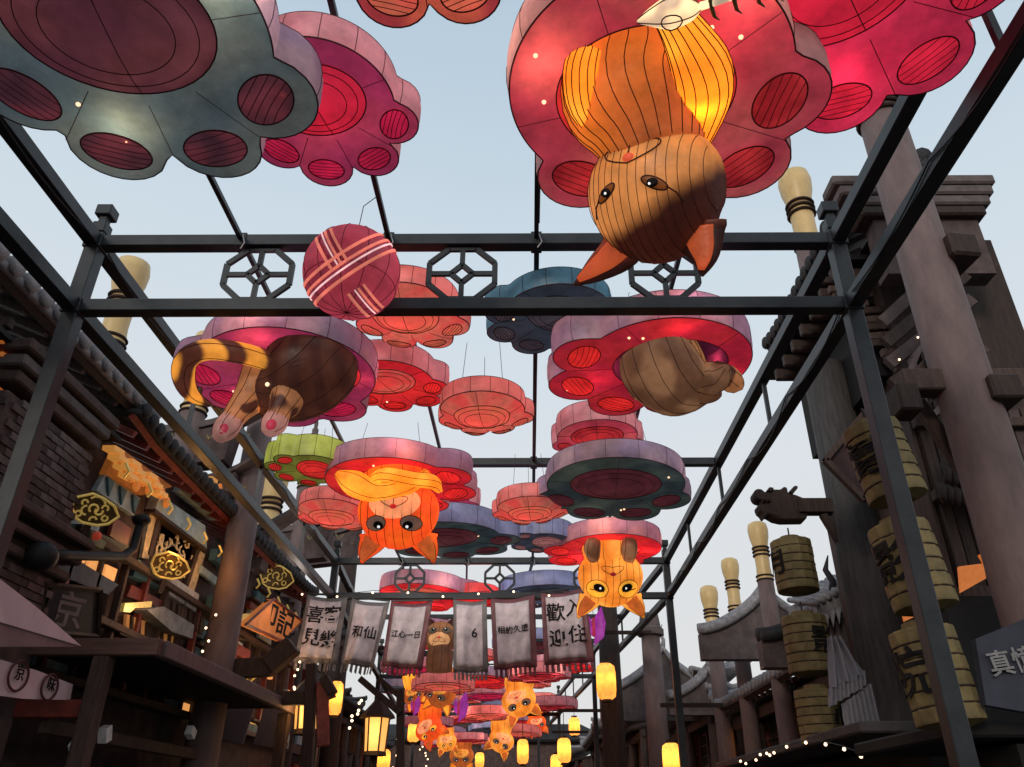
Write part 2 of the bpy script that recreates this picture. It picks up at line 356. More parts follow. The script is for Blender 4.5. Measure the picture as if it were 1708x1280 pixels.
# ---------------------------------------------------------------- paw lanterns
TOES=(-57,-19,19,57); TD=(.95,1.08,1.08,.95); TR=.37
def paw(x,y,h,R,dirdeg,label,under,band,pad,toe=None,thick=.31,bulge=.0,hole=None,holecol=None,bulbs=5,light=0,lcol=(1,.55,.4),wire=.0045,group='paw shaped silk lanterns hung from the steel frames',name='paw_lantern',detail=True,tilt=(0,0),cable=True):
    """a flat paw of silk on a wire frame; dir: where the toes point, degrees clockwise from up the street"""
    toe=toe or pad
    root=empty(name,(x,y,h+EYE),label,'lantern',group)
    th0=R_(90-dirdeg)
    jr=random.Random(int(x*131+y*977)); tj=[TOES[i]+jr.uniform(-3,3) for i in range(4)]; dj=[TD[i]*jr.uniform(.97,1.04) for i in range(4)]; rj=[TR*jr.uniform(.94,1.06) for i in range(4)]
    cen=[(0,0,R)]+[(R*dj[i]*math.cos(th0-R_(tj[i])),R*dj[i]*math.sin(th0-R_(tj[i])),R*rj[i]) for i in range(4)]
    if not hole and tilt==(0,0): tilt=(jr.uniform(-2.5,2.5),jr.uniform(-2.5,2.5))
    def rad(a):
        best=0; d=(math.cos(a),math.sin(a))
        for X,Y,r in cen:
            b=X*d[0]+Y*d[1]; q=b*b-(X*X+Y*Y-r*r)
            if q>=0: best=max(best,b+math.sqrt(q))
        return best
    n=112 if detail else 56
    A=[2*math.pi*k/n for k in range(n)]; RR=[rad(a) for a in A]
    def zu(px,py):
        a=math.atan2(py,px); q=min(1,math.hypot(px,py)/rad(a)); return -bulge*(1-q**2.5)
    if hole:
        hx,hy,ha,hb=hole
        def inner(a): return (hx+ha*math.cos(a),hy+hb*math.sin(a))
    else:
        def inner(a): return (.001*math.cos(a),.001*math.sin(a))
    NR=8 if bulge else 3
    V=[];F=[]
    for i in range(NR+1):
        t=i/NR
        for k,a in enumerate(A):
            I=inner(a); px=I[0]+(RR[k]*math.cos(a)-I[0])*t; py=I[1]+(RR[k]*math.sin(a)-I[1])*t
            V.append((px,py,zu(px,py)))
    for i in range(NR):
        for k in range(n): F.append((i*n+k,i*n+(k+1)%n,(i+1)*n+(k+1)%n,(i+1)*n+k))
    MB().add(V,F).build('underside',under,root,smooth=True)
    # side band, slightly bellied, seamed panels
    V=[];F=[]
    prof=((0,0),(.018*R,.3),(.02*R,.7),(0,1))
    for q,t in prof:
        for k,a in enumerate(A): V.append(((RR[k]+q)*math.cos(a),(RR[k]+q)*math.sin(a),thick*t))
    for i in range(3):
        for k in range(n): F.append((i*n+k,i*n+(k+1)%n,(i+1)*n+(k+1)%n,(i+1)*n+k))
    MB().add(V,F).build('side_band',band,root,smooth=True)
    V=[(0,0,thick+.03)]+[(RR[k]*math.cos(a),RR[k]*math.sin(a),thick) for k,a in enumerate(A)]
    MB().add(V,[(0,k+1,(k+1)%n+1) for k in range(n)]).build('top_cover',band,root)
    wr=MB()
    rim=lambda z,e:[((RR[k]+e)*math.cos(a),(RR[k]+e)*math.sin(a),z) for k,a in enumerate(A)]
    wr.tube(rim(0,0),wire*1.25,5,True); wr.tube(rim(thick,0),wire*.8,5,True)
    step=n//14
    for k in range(0,n,step):
        a=A[k]; wr.tube([((RR[k]+q+.003)*math.cos(a),(RR[k]+q+.003)*math.sin(a),thick*t) for q,t in prof],wire*.55,4)
    if hole:
        hw=MB(); V=[];F=[]
        for z in (0,thick*.9):
            for a in A: I=inner(a); V.append((I[0],I[1],z))
        for k in range(n): F.append((k,(k+1)%n,n+(k+1)%n,n+k))
        MB().add(V,F).build('hole_wall',holecol or pad,root,smooth=True)
        MB().add([(hx,hy,thick*.9)]+[(*inner(a),thick*.9-.001) for a in A],[(0,k+1,(k+1)%n+1) for k in range(n)]).build('hole_lining',holecol or pad,root)
        wr.tube([(*inner(a),0) for a in A],wire,5,True)
    # pads
    def pad_mesh(pxc,pyc,ra,rb,rot,dep,m,nm,ribs,rings):
        nn=40 if detail else 20; mb=MB(); V=[];F=[]; L=6
        def P(t,a):
            u=ra*t*math.cos(a); v=rb*t*math.sin(a)
            X=pxc+u*math.cos(rot)-v*math.sin(rot); Y=pyc+u*math.sin(rot)+v*math.cos(rot)
            return (X,Y,zu(X,Y)-.006-dep*(1-t**3))
        for i in range(L+1):
            for k in range(nn): V.append(P(max(.001,i/L),2*math.pi*k/nn))
        for i in range(L):
            for k in range(nn): F.append((i*nn+k,i*nn+(k+1)%nn,(i+1)*nn+(k+1)%nn,(i+1)*nn+k))
        V+= [(p[0],p[1],p[2]+.006) for p in V[-nn:]]
        for k in range(nn): F.append((L*nn+k,L*nn+(k+1)%nn,(L+1)*nn+(k+1)%nn,(L+1)*nn+k))
        o=mb.add(V,F).build(nm,m,root,smooth=True)
        off=lambda p:(p[0],p[1],p[2]-.003)
        wr.tube([off(P(1,2*math.pi*k/nn)) for k in range(nn)],wire*1.15,5,True)
        for q in rings: wr.tube([off(P(q,2*math.pi*k/nn)) for k in range(nn)],wire*.7,5,True)
        for j in range(ribs):
            s=-1+2*(j+1)/(ribs+1); w_=math.sqrt(1-s*s)
            pts=[]
            for i in range(9):
                c=-w_+2*w_*i/8; u=c; v=s+.12*(1-c*c/(w_*w_+1e-9))*(1 if s<.3 else .3)
                t=min(.995,math.hypot(u,v)); pts.append(off(P(t,math.atan2(v,u))))
            wr.tube(pts,wire*.6,4)
        return o
    if not hole:
        ox,oy=.18*R*math.cos(th0),.18*R*math.sin(th0)
        pad_mesh(-ox*.4,-oy*.4,R*.66,R*.56,th0+math.pi/2,.07*R,pad,'main_pad',0,(.62,.84) if detail else (.7,))
        s=.66*R*.56/.66
        wr.tube([(-ox*.4+math.cos(th0)*R*q,-oy*.4+math.sin(th0)*R*q,zu(-ox*.4+math.cos(th0)*R*q,-oy*.4+math.sin(th0)*R*q)-.012-.07*R*(1-abs(q/.56)**3)) for q in (-.55,-.4,-.2,0,.2,.4,.55)],wire*.7,4)
    for i in range(4):
        X,Y,r=cen[i+1]; sc_=1.03
        if hole and ((X*.98-hole[0])**2+(Y*.98-hole[1])**2)**.5<hole[2]+r*.3: continue
        pad_mesh(X*sc_,Y*sc_,R*.25,R*.185,math.atan2(Y,X)+math.pi/2,.03*R,toe,'toe_pad',5 if detail else 3,())
    # radial seams
    for da in (-38,0,38,100,180,-100):
        a=th0+R_(da); r1=rad(a); r0=.60*R if not hole else None
        if hole:
            I=inner(a); p0=I
        else: p0=(r0*math.cos(a),r0*math.sin(a))
        p1=(r1*math.cos(a),r1*math.sin(a))
        wr.tube([(p0[0]+(p1[0]-p0[0])*t,p0[1]+(p1[1]-p0[1])*t,zu(p0[0]+(p1[0]-p0[0])*t,p0[1]+(p1[1]-p0[1])*t)-.003) for t in (0,.25,.5,.75,1)],wire*.6,4)
    wr.build('wire_frame',WIRE,root)
    rnd=random.Random(int(abs(x*100+y*37)))
    for i in range(bulbs):
        a=th0+R_(rnd.uniform(-160,160)) if i else th0+.3; q=rnd.uniform(.68,.88)*rad(a)*(.9 if i%2 else 1)
        X,Y=q*math.cos(a),q*math.sin(a)
        MB().ball((X,Y,zu(X,Y)-.004),.017*max(.7,R),8,6).build('bulb',BULB,root,smooth=True)
    if light:
        for i,(a,q) in enumerate(((th0+.35,.86),(th0+2.4,.8),(th0-2.0,.82)) if R>.6 else ((th0,.2),)):
            lamp('lamp',(q*R*math.cos(a),q*R*math.sin(a),thick*.55),light,lcol,.05,root)
    if cable:
        top=ZU-(h+EYE)
        for X,Y in ((-.5*R,-.3*R),(.5*R,-.3*R),(0,.6*R)): MB().tube([(X,Y,thick),(X*.8,Y*.8,top)],.003,4).build('hanging_cable',CABLE,root)
    if tilt!=(0,0): root.rotation_euler=(R_(tilt[0]),R_(tilt[1]),0)
    return root
# silks
LILAC=fabric('lilac silk band',(.60,.42,.50),.075,(.50,.36,.52),'noise',2.2)
LILAC2=fabric('pale lilac silk band',(.50,.42,.58),.09)
PINKB=fabric('rose pink silk band',(.74,.30,.34),.13,(.72,.36,.40),'noise',2)
GREYP=fabric('grey pink silk band',(.50,.40,.40),.08)
TEALU=fabric('teal grey silk',(.22,.30,.28),.16,(.12,.20,.23),'noise',1.6,.35,.65)
TEALP=fabric('dim dark red silk pad',(.36,.10,.12),.23,(.22,.06,.09),'noise',2.2,.35,.65)
TEALT=fabric('dim plum silk pad',(.18,.06,.09),.22,(.34,.07,.10),'noise',3,.4,.65)
CRIM=fabric('crimson silk',(.60,.04,.11),.38,(.50,.03,.09),'noise',1.6)
CRIMP=fabric('bright crimson silk pad',(.74,.03,.08),.46)
MAG=fabric('magenta silk',(.48,.06,.14),.36,(.36,.04,.13),'noise',1.6)
MAGP=fabric('magenta silk pad',(.62,.02,.09),.5)
ROSE=fabric('rose red silk',(.60,.12,.13),.38,(.50,.06,.10),'noise',1.3)
ROSEP=fabric('deep rose silk pad',(.50,.03,.045),.34,(.62,.05,.06),'noise',3)
ROSEH=fabric('rose hole lining',(.72,.05,.06),.36)
REDU=fabric('scarlet silk',(.70,.03,.035),.48,(.62,.02,.035),'noise',1.8)
REDP=fabric('scarlet silk pad',(.75,.03,.03),.62)
REDD=fabric('deep red silk',(.58,.03,.045),.42,(.45,.02,.05),'noise',1.8)
PLUMH=fabric('dark plum hole lining',(.14,.02,.06),.25)
CORAL=fabric('coral silk',(.80,.24,.18),.36,(.74,.11,.10),'noise',3)
CORALP=fabric('salmon silk pad',(.86,.24,.14),.46,(.80,.16,.12),'noise',3)
CORALB=fabric('salmon pink silk band',(.80,.27,.25),.24)
BLUEB=fabric('steel blue silk band',(.13,.30,.40),.13)
BLUEU=fabric('dark slate silk',(.07,.09,.12),.2)
BLUEP=fabric('slate grey silk pad',(.13,.12,.15),.2)
LIMEB=fabric('lime silk band',(.46,.52,.10),.30)
LIMEU=fabric('olive green silk',(.22,.26,.06),.25)
GRNU=fabric('dark green grey silk',(.10,.15,.13),.16,(.055,.09,.10),'noise',1.8)
GRNP=fabric('dim wine silk pad',(.22,.05,.07),.22)
PALEB=fabric('pale blue silk band',(.36,.38,.58),.16)

paw(-2.35,2.9,3.9,.87,-3,'large teal paw lantern with dim dark red pads, upper left corner',TEALU,LILAC,TEALP,TEALT,bulbs=9,light=6.0,lcol=(1,.72,.45))
paw(-1.45,3.78,4.32,.53,12,'small magenta paw lantern tucked behind the large teal paw',MAG,PINKB,CRIMP,MAGP,thick=.26,bulbs=2,light=2.5)
paw(.75,3.32,3.9,.86,29,'large rose red paw lantern with an orange cat head hanging through its hole',ROSE,GREYP,ROSEP,ROSEP,hole=(-.02,.04,.55,.50),holecol=ROSEH,bulbs=9,light=5,lcol=(1,.5,.35))
paw(1.88,2.90,4.32,.78,38,'vivid crimson paw lantern at the top right behind the rose red paw',CRIM,PINKB,CRIMP,CRIMP,thick=.3,bulbs=6,light=6,lcol=(1,.4,.4))
paw(-.57,2.05,3.9,.56,2,'coral and wine paw lantern with only its toe tips below the top edge',fabric('coral wine silk',(.75,.15,.09),.45,(.45,.06,.07),'wave',.35,.3,.7,axis='X'),PINKB,CORALP,thick=.25,bulbs=1,light=1)
paw(-2.42,6.84,3.93,.86,-34,'magenta paw lantern with lilac band and the striped rump of a cat',MAG,LILAC,MAGP,MAGP,hole=(.16,-.02,.56,.50),holecol=ROSEH,bulbs=6,light=4,lcol=(1,.45,.4),thick=.26)
paw(-1.20,6.40,4.38,.50,2,'small coral paw lantern beside the pink yarn ball, behind the beam',CORAL,CORALB,CORALP,thick=.20,bulge=.10,bulbs=0,light=2)
paw(1.37,6.72,3.95,.84,-45,'deep red paw lantern with a tan kitten hanging out head first',REDD,LILAC,REDP,REDP,hole=(.05,.02,.57,.50),holecol=PLUMH,bulbs=6,light=3.5,lcol=(1,.4,.35))
paw(.30,6.58,4.45,.55,-42,'small steel blue paw lantern left of the deep red paw',BLUEU,BLUEB,BLUEP,BLUEP,thick=.2,bulbs=2)
paw(-.50,7.60,3.9,.46,6,'small salmon paw lantern alone at the middle of the sky',CORAL,CORALB,CORALP,thick=.18,bulge=.12,bulbs=0,light=2)
paw(-1.56,7.52,4.2,.52,22,'small scarlet paw lantern peeping out right of the magenta paw',REDU,PINKB,CORAL,REDP,thick=.25,bulbs=2,light=2.5)
paw(.90,9.25,4.35,.52,6,'small rose pink paw lantern resting above the big dark green paw',ROSE,PINKB,ROSEP,thick=.28,bulbs=1,light=2)
paw(1.17,9.85,3.9,.92,2,'big dark green paw lantern with dim wine pads and lilac band, right side',GRNU,LILAC,GRNP,GRNP,bulbs=4,light=.8,lcol=(1,.8,.5),thick=.26)
paw(.02,10.68,3.9,.47,4,'small salmon paw lantern left of the big dark green paw',CORAL,CORALB,CORALP,thick=.2,bulge=.12,bulbs=0,light=2)
paw(-1.84,9.72,3.9,.85,48,'scarlet paw lantern with lilac band and an orange cat with grey eyes',REDU,LILAC,REDP,REDP,hole=(.0,.0,.52,.46),holecol=ROSEH,bulbs=4,light=5,lcol=(1,.4,.25),thick=.27)
paw(-2.80,9.45,3.98,.44,-80,'small lime green paw lantern with red pads, left of the orange cat',LIMEU,LIMEB,REDP,thick=.3,bulbs=1,light=1)
paw(-2.85,10.85,3.9,.50,4,'small salmon paw lantern under the lime green one, left side',CORAL,CORALB,CORALP,thick=.2,bulge=.12,bulbs=0,light=2)
paw(-1.36,12.1,3.9,.92,25,'dark green paw lantern half hidden behind the orange cat with grey eyes',GRNU,PALEB,GRNP,GRNP,bulbs=2)
paw(-1.42,11.7,4.35,.50,20,'small magenta paw lantern above the half hidden dark green paw',MAG,PINKB,MAGP,thick=.28,bulbs=1,light=2)
paw(1.36,12.7,3.9,.84,-30,'scarlet paw lantern with lilac band over the sleepy yellow cat',REDU,LILAC,REDP,REDP,hole=(.0,.05,.5,.42),holecol=ROSEH,bulbs=3,light=5,lcol=(1,.4,.25),thick=.27)
paw(.28,12.55,3.98,.45,-75,'small pale blue paw lantern with pink pads, left of the sleepy yellow cat',BLUEU,PALEB,fabric('dusty pink pad',(.5,.2,.2),.4),thick=.28,bulbs=1)
paw(-2.35,17.35,4.3,.95,30,'scarlet paw lantern with lilac band just behind the left banners',REDU,LILAC,CORALP,REDP,bulbs=2,light=5,detail=False)
paw(-1.20,17.5,4.25,.52,10,'small plain scarlet paw lantern behind the middle banners',REDU,fabric('scarlet band',(.8,.08,.08),.6),REDP,thick=.24,bulbs=0,light=2,detail=False)
paw(.32,17.3,4.3,.95,10,'slate paw lantern with pale blue band just behind the right banners',BLUEU,PALEB,BLUEP,BLUEP,bulbs=2,light=1.5,lcol=(.8,.8,1),detail=False)
# ---------------------------------------------------------------- cats of silk
def cat_head(root,O,cen,a,b,c,f,up,m,mear,minner,mmuz=None,eye='sad',seams=11,seamr=.0035,muz=True,ears=((-.62,1.0,.55),(.62,1.0,.55)),earlen=.5,irism=None,nose=None,mouth=True,eyesz=1.0,eyepos=(.40,.12),rollx=0,tufts=True):
    """head in its own frame: x right, -y face, z crown; f = where the face looks, up = where the crown points"""
    up=Vector(up).normalized(); f=Vector(f); f=(f-up*f.dot(up)).normalized(); Y=-f; X=Y.cross(up); M=Matrix((X,Y,up)).transposed(); cen=Vector(cen)-Vector(O)
    T=lambda p:M@Vector(p)+cen
    ax=lambda z:a*(1.0+.10*max(-1,min(1,-z/c)))*(1 if z<0 else 1-.05*(z/c)**2)
    def surf(x,z,o=0.0):
        q=1-(x/ax(z))**2-(z/c)**2; y=-b*math.sqrt(max(0.0,q))
        n=Vector((x/a/a,y/b/b,z/c/c)); n=n.normalized() if n.length>0 else Vector((0,-1,0))
        return T(Vector((x,y,z))+n*o)
    V=[];F=[];nu,nv=36,22
    for i in range(nv+1):
        z=-c*math.cos(math.pi*i/nv); s=max(.001,math.sin(math.pi*i/nv))
        for k in range(nu):
            t=2*math.pi*k/nu; V.append(T((ax(z)*s*math.cos(t),b*s*math.sin(t),z)))
    for i in range(nv):
        for k in range(nu): F.append((i*nu+k,i*nu+(k+1)%nu,(i+1)*nu+(k+1)%nu,(i+1)*nu+k))
    head=MB().add(V,F).build('head',m,root,smooth=True)
    sm=MB()
    for i in range(seams):
        x=a*.95*(-1+2*(i+.5)/seams)
        zz=c*math.sqrt(max(.01,1-(x/a)**2))*.995
        sm.tube([surf(x,zz*math.sin(t),.003) for t in [R_(-86+172*j/22) for j in range(23)]],seamr,4)
        pts=[]
        for j in range(15):
            z=zz*math.sin(R_(-86+172*j/14)); q=1-(x/ax(z))**2-(z/c)**2
            pts.append(T((x,b*math.sqrt(max(0,q))+.003,z)))
        sm.tube(pts,seamr,4)
    sm.build('seam_wire',WIRE,head)
    def patch(x,z,rx,rz,rot,o,mm,nm,dome=.0):
        V=[];F=[];n=24;L=4
        for i in range(L+1):
            t=i/L
            for k in range(n):
                g=2*math.pi*k/n; u=rx*t*math.cos(g); v=rz*t*math.sin(g)
                xx=x+u*math.cos(rot)-v*math.sin(rot); zz_=z+u*math.sin(rot)+v*math.cos(rot)
                V.append(surf(xx,zz_,o*(.3 if i==L else 1)+dome*(1-t*t)))
        for i in range(L):
            for k in range(n): F.append((i*n+k,i*n+(k+1)%n,(i+1)*n+(k+1)%n,(i+1)*n+k))
        MB().add(V,F).build(nm,mm,head,smooth=True); return V[-n:]
    class LN:
        def tube(s_,*a_): MB().tube(*a_).build('face_line',WIRE,head)
        def build(s_,*a_): pass
    ln=LN()
    if mmuz: patch(0,-.42*c,.62*a,.42*c,0,.006,mmuz,'muzzle')
    for sgn in (-1,1):
        x=sgn*eyepos[0]*a; z=eyepos[1]*c; e=eyesz
        if eye=='round':
            r=patch(x,z,.25*a*e,.21*c*e,sgn*.25,.010,irism,'eye',.03*a); ln.tube(r,.006,5,True)
            patch(x-sgn*.07*a,z+.03*c,.13*a*e,.13*c*e,0,.042*a+.006,INK,'pupil')
            patch(x-sgn*.10*a,z+.07*c,.04*a*e,.045*c*e,0,.048*a+.010,EYEW,'eye_glint')
        elif eye=='sleepy':
            r=patch(x,z,.24*a*e,.25*c*e,0,.010,irism,'eye',.02*a); ln.tube(r,.006,5,True)
            patch(x-sgn*.05*a,z-.06*c,.15*a*e,.13*c*e,-sgn*.3,.03*a+.006,INK,'pupil')
            patch(x-sgn*.09*a,z-.06*c,.025*a*e,.035*c*e,0,.03*a+.012,EYEW,'eye_glint')
            ln.tube([surf(x+sgn*q*a,z+(.02-.5*q*.25)*c,.012+.02*a) for q in (-.2,-.1,0,.1,.2)],.008,5)
        else:   # almond
            r=patch(x,z,.19*a*e,.080*c*e,sgn*.50,.010,irism,'eye',.012*a); ln.tube(r,.006,5,True)
            patch(x-sgn*.02*a,z,.085*a*e,.070*c*e,0,.03,INK,'pupil')
            patch(x-sgn*.05*a,z+.02*c,.02*a*e,.022*c*e,0,.036,EYEW,'eye_glint')
            ln.tube([surf(x+sgn*.14*a,z+.06*c,.01),surf(x+sgn*.24*a,z+.14*c,.008),surf(x+sgn*.30*a,z+.26*c,.006)],.005,5)
    if mouth:
        patch(0,-.33*c,.085*a,.065*c,0,.012,nose or RED,'nose',.02*a)
        ln.tube([surf(0,-.38*c,.01),surf(0,-.52*c,.008)],.005,5)
        for sgn in (-1,1):
            mw=.42 if eye=='almond' else .33; ln.tube([surf(sgn*mw*a*math.sin(R_(t)),(-.52-.02+(mw+.0)*(1-math.cos(R_(t)))*.36-.10*math.sin(R_(t)))*c,.008) for t in range(0,181,15)],.005,5)
    ln.build('face_line',WIRE,head)
    for (ex,ez,lean) in ears:
        sgn=1 if ex>0 else -1; zb=.70*c; xb=ex*a
        base=Vector((xb,0,zb)); tip=Vector((xb+sgn*lean*earlen*a*.9,-.12*b,zb+earlen*c*1.25*ez)); mid=(base+tip)/2+Vector((sgn*.05*a,0,.04*c))
        p,r=smooth_path([base-Vector((0,0,.18*c)),base,mid,tip],[(.36*a,.15*b),(.35*a,.14*b),(.20*a,.08*b),(.006,.006)],5)
        se=MB(); mb=loft([T(q) for q in p],r,16,seams=se,every=4,sr=seamr,up=Y)
        e=mb.build('ear',mear,head,smooth=True)
        p2=[q+Vector((0,-.055*b-.02*a,.0)) for q in p[3:-2]]; r2=[(q[0]*.66,q[1]*.72) for q in r[3:-2]]
        loft([T(q) for q in p2],r2,14,seams=se,every=7,sr=seamr,up=Y).build('inner_ear',minner,head,smooth=True)
        se.build('ear_wire',WIRE,head)
    return head
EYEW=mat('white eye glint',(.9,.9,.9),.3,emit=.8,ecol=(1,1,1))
def limb(root,O,name,pts,rad,m,n=16,every=2,sr=.004,k=4,up=(0,0,1),rings=(),band=None):
    P,Rr=smooth_path([Vector(p)-Vector(O) for p in pts],rad,k)
    se=MB(); mb=loft(P,Rr,n,seams=se,every=every,sr=sr,up=up)
    o=mb.build(name,m,root,smooth=True)
    for i in rings:
        pass
    se.build('seam_wire',WIRE,o); return o

# silks of the cats
ORG=fabric('orange silk',(.80,.26,.04),.46,(.50,.15,.04),'noise',1.2,.4,.65)
ORGY=fabric('bright yellow orange silk',(1.0,.50,.05),.85,(.85,.28,.02),'noise',2,.35,.6)
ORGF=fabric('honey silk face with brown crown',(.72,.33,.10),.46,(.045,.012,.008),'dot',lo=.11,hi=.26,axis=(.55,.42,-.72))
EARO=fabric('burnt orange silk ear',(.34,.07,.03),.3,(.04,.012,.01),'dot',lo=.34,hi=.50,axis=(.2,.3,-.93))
EARI=fabric('glowing vermilion inner ear',(.72,.13,.04),.42)
BRN=fabric('dark brown tabby silk',(.085,.030,.022),.30,(.125,.045,.028),'wave',1.6,.1,.9,axis='X')
TABT=fabric('yellow and brown ringed silk tail',(.95,.42,.06),.62,(.09,.03,.02),'wave',1.3,.25,.75,axis='DIAGONAL')
TABL=fabric('tan silk leg with brown patches',(.52,.22,.09),.42,(.09,.03,.02),'noise',4,.5,.58)
PINKT=fabric('pale pink toe silk',(.60,.32,.28),.35)
PINKD=fabric('deep pink paw pad',(.55,.05,.10),.4)
TAN=fabric('tan kitten silk',(.56,.29,.13),.36,(.20,.08,.04),'dot',lo=-.35,hi=.35,axis=(.3,.2,-.9))
TAND=fabric('brown kitten silk',(.27,.13,.07),.30,(.46,.25,.13),'noise',3)
GREYI=fabric('grey iris silk',(.20,.17,.13),.35)
FAWN=fabric('fawn muzzle silk',(.95,.50,.22),.60)
VERM=fabric('vermilion cat silk',(.95,.20,.02),.62,(.80,.11,.02),'noise',1.4)
AMB=fabric('amber cat silk',(.85,.33,.04),.62,(.90,.46,.08),'noise',2)
AMBI=fabric('amber iris silk',(1,.50,.05),.75)
IVORY=fabric('ivory fish silk',(.95,.78,.48),.9,(.40,.32,.24),'noise',5,.5,.68)
VIOLET=fabric('violet butterfly silk',(.42,.05,.40),.5)

# 1: big orange cat upside down in the rose red paw
O=Vector((.80,3.62,3.42+EYE)); cat1=empty('cat_lantern',O,'large orange silk cat hanging upside down, brown crown and dark tipped ears','cat lantern','silk cats hanging from the paw lanterns')
limb(cat1,O,'torso',[(.72,3.30,4.22+EYE),(.72,3.34,4.02+EYE),(.70,3.38,3.90+EYE),(.76,3.46,3.72+EYE),(.80,3.52,3.55+EYE)],[(.40,.34),(.50,.42),(.48,.40),(.38,.34),(.30,.28)],ORG,28,1,sr=.0032)
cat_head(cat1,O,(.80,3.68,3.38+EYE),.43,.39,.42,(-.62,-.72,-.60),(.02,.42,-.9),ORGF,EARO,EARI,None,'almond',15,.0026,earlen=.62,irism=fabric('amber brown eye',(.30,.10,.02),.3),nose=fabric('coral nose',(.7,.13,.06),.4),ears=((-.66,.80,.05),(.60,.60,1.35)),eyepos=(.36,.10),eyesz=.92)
limb(cat1,O,'foreleg',[(1.02,3.55,3.60+EYE),(1.04,3.28,3.72+EYE),(1.00,3.04,3.74+EYE),(.86,2.82,3.78+EYE),(.74,2.68,3.80+EYE)],[(.07,.06),(.16,.14),(.17,.15),(.12,.11),(.085,.08)],ORGY,16,1,sr=.0034)
limb(cat1,O,'foreleg',[(.50,3.50,3.66+EYE),(.36,3.30,3.74+EYE),(.33,3.14,3.85+EYE),(.36,3.06,3.95+EYE)],[(.05,.05),(.11,.09),(.12,.10),(.10,.08)],ORGY,16,1,sr=.0034)
lamp('lamp',(.22,-.42,.22),2.5,(1,.62,.2),.05,cat1); lamp('lamp',(-.1,-.05,.02),1.2,(1,.55,.2),.05,cat1)
# the fish bone it holds
O=at_z(1112,22,3.72); fish=empty('fish_bone_lantern',O,'pale fish skeleton held in the big orange cat\'s raised paw','fish lantern')
hx=MB(); p,r=smooth_path([(-.15,.05,-.0),(-.06,.02,0),(.02,0,0),(.12,-.02,0),(.17,-.03,0)],[(.01,.01),(.055,.06),(.085,.08),(.06,.06),(.02,.02)],5)
se=MB(); loft(p,r,16,hx,se,4,.0035); fh=hx.build('fish_head',IVORY,fish,smooth=True); se.tube([(.02+.055*math.cos(t*.5),.0+.045*math.sin(t*.5),-.083+.01*abs(math.cos(t*.5))) for t in range(13)],.004,5,True); se.build('seam_wire',WIRE,fh)
MB().tube([(.15,-.03,0),(.35,-.10,.0),(.55,-.17,.01)],[.022,.018,.012],8).build('spine',IVORY,fish,smooth=True)
for i,t in enumerate((.22,.33,.44,.53)):
    y=-.03-(t-.15)*.35
    MB().tube([(t-.02,y-.07,-.0),(t,y,-.01),(t+.035,y+.075,-.0),(t+.07,y+.10,0)],[.004,.014,.010,.003],6).build('rib',BAMB,fish,smooth=True)

# 2: rump of the tabby
O=Vector((-2.33,6.62,3.62+EYE)); cat2=empty('cat_lantern',O,'dark brown tabby cat rump with two dangling legs and a yellow ringed tail','cat lantern','silk cats hanging from the paw lanterns')
limb(cat2,O,'torso',[(-1.95,6.60,4.12+EYE),(-2.05,6.58,3.98+EYE),(-2.18,6.60,3.80+EYE),(-2.38,6.60,3.66+EYE),(-2.55,6.56,3.60+EYE),(-2.68,6.52,3.62+EYE)],[(.30,.34),(.46,.44),(.50,.44),(.42,.38),(.26,.26),(.05,.05)],BRN,24,2,sr=.003)
for pts,lab in (([(-2.56,6.56,3.72+EYE),(-2.62,6.52,3.50+EYE),(-2.70,6.46,3.30+EYE),(-2.76,6.42,3.12+EYE),(-2.78,6.36,3.00+EYE)],0),([(-2.28,6.50,3.62+EYE),(-2.25,6.42,3.40+EYE),(-2.28,6.38,3.26+EYE),(-2.31,6.36,3.13+EYE),(-2.34,6.32,3.04+EYE)],1)):
    leg=limb(cat2,O,'hind_leg',pts[:4],[(.19,.22),(.16,.17),(.115,.115),(.095,.095)],TABL,16,2,sr=.0032)
    limb(cat2,O,'foot',pts[2:],[(.092,.092),(.11,.115),(.07,.07)],PINKT,14,3,sr=.003)
    q=Vector(pts[3])-O; MB().ball(q+Vector((.01,-.095,-.055)),.048,12,8,(1,.5,1.1)).build('toe_bean',PINKD,cat2,smooth=True)
limb(cat2,O,'tail',[(-2.36,6.34,3.74+EYE),(-2.62,6.22,3.78+EYE),(-2.95,6.16,3.80+EYE),(-3.18,6.24,3.76+EYE),(-3.27,6.42,3.66+EYE),(-3.24,6.60,3.56+EYE),(-3.10,6.74,3.52+EYE)],[(.09,.09),(.10,.10),(.10,.10),(.105,.10),(.10,.09),(.07,.07),(.02,.02)],TABT,12,3,sr=.0035)
lamp('lamp',(-.2,-.1,-.25),1.2,(1,.6,.2),.04,cat2)
for q in ((.17,-.38,-.02),(-.08,-.33,-.12),(.40,-.30,.06)): MB().ball(q,.020,8,6).build('bulb',BULB,cat2,smooth=True)

